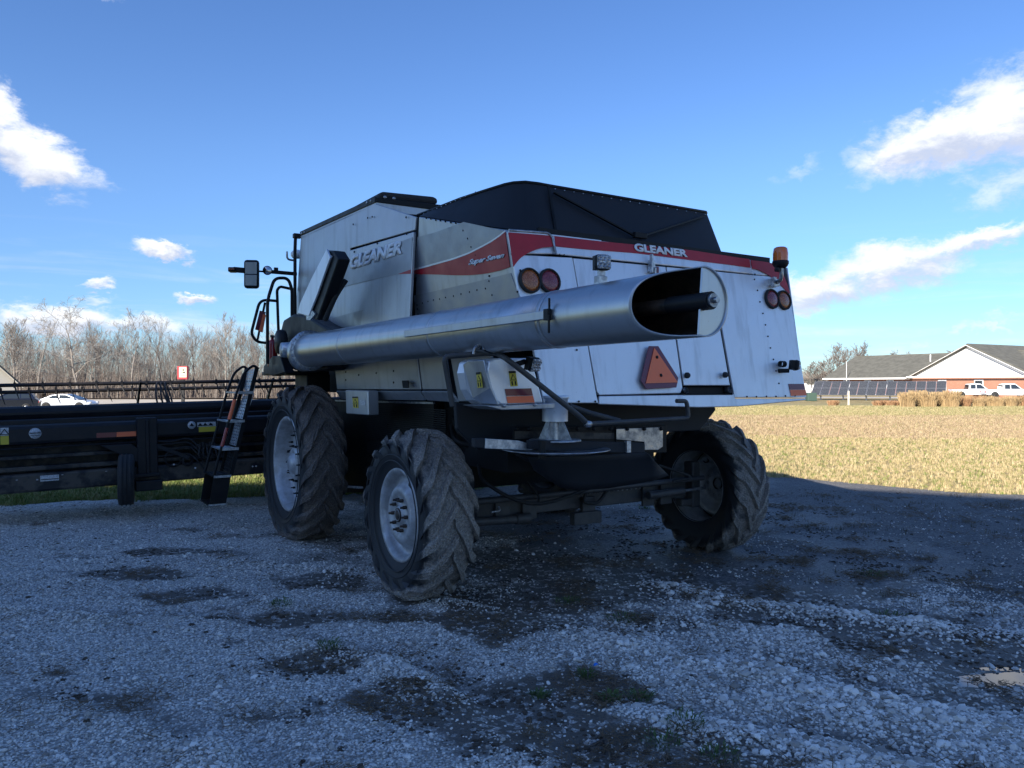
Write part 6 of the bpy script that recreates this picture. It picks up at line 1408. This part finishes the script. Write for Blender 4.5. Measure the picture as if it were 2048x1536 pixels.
MB().box((P(102, 850, v=5.5).x - 1.75, -.116, .695), (.20, .002, .010)).build('printed_line', 'black', HR)
b = MB()
for px, z in ((77, .70), (36, .715), (128, .74), (216, .745)): b.box((P(px, 850, v=5.5).x - 1.75, -.113, z), (.022, .006, .016 if px == 77 else .007))
b.build('pale_hole_marks', 'label_white', HR)  # small solid pale boxes standing for holes in the beam
b = MB()
for px, z in ((316, .78), (352, .77), (387, .77), (395, .70), (314, .72), (510, .66), (517, .66)): b.lathe([(.0001, -.006), (.012, -.005), (.013, 0)], 8, (P(px, 850, v=5.5).x - 1.75, -.113, z), 'Y')
b.build('bright_bolts', 'white', HR)
# hydraulics between post and ladder
b = MB()
x0, x1 = hx(310), hx(400)
for k, z in enumerate((1.12, 1.06, 1.00, .90)):
    b.tube(smooth_path([(x0, -.12, z), (x0 + (x1 - x0) * .4, -.15, z - .02 + .03 * (k % 2)), (x0 + (x1 - x0) * .8, -.13, z + .01), (x1, -.2, z - .10), (x1 + .08, -.22, z - .22)], 6), .010, 7)
b.bar((x0, -.14, 1.08), (x0 + (x1 - x0) * .8, -.16, .86), .05, .05)
b.build('hydraulic_lines', 'rubber', HR)
b = MB(); xv = hx(418)
for k in range(5): b.box((xv + k * .05 - .1, -.18, 1.02 + .02 * (k % 2)), (.035, .08, .05)); b.tube(smooth_path([(xv + k * .05 - .1, -.22, 1.0), (xv + k * .06 - .12, -.27, .9), (xv + k * .05 - .05, -.2, .80)], 5), .012, 7)
b.build('valve_block', 'rubber', HR, bevel=.004)
b = MB(); b.lathe([(.10, -.02), (.12, -.02), (.12, .02), (.10, .02)], 24, (hx(352), -.12, .86), 'Y'); b.lathe([(.05, -.02), (.08, -.02), (.08, .02), (.05, .02)], 20, (hx(380), -.14, .82), 'Y'); b.build('drive_pulleys', 'header', HR)
# hose tower up to the reel
b = MB(); xt = hx(338, 6.0)
for k in range(3): b.tube(smooth_path([(xt + k * .07 - .07, .55, 1.55), (xt + k * .07 - .10, .60, 1.75), (xt + k * .05 - .03, .9, 1.93), (xt + k * .04 + .05, .75, 1.70), (xt + .12, .45, 1.40)], 7), .013, 7)
b.build('reel_hoses', 'rubber', HR)
# reel: two bars with tines
RZ, RY = 1.93, 1.15
reel = MB().tube([(-HW + .1, RY, RZ), (HW - .1, RY, RZ)], .028, 10).build('reel_bar', 'header', HR)
MB().tube([(-HW + .1, RY + .25, RZ - .10), (HW - .1, RY + .25, RZ - .10)], .028, 10).build('reel_bar', 'header', HR)
MB().tube([(-HW + .1, RY + .5, RZ - .48), (HW - .1, RY + .5, RZ - .48)], .05, 12).build('reel_core', 'header', HR)
def tine():
    b = MB(); b.tube([(0, 0, .10), (0, -.01, 0), (.02, -.05, -.10), (.05, -.12, -.20)], .01, 5, radii=[.004, .012, .011, .004]); b.box((0, 0, 0), (.03, .06, .08)); return b
t0 = tine().build('reel_tine', 'header', HR); t0.location = (-HW + .2, RY, RZ)
k = 0; x = -HW + .2 + .17
while x < HW - .15:
    c = t0.copy(); COL.objects.link(c); c.location = (x, RY + (.25 if k % 2 == 0 else 0), RZ - (.08 if k % 2 == 0 else 0)); x += .17; k += 1
for x in (-3.2, -1.2, 1.0, 3.2): MB().bar((x, RY - .1, RZ + .03), (x, RY + .6, RZ - .55), .03, .05).build('reel_spider', 'header', HR)
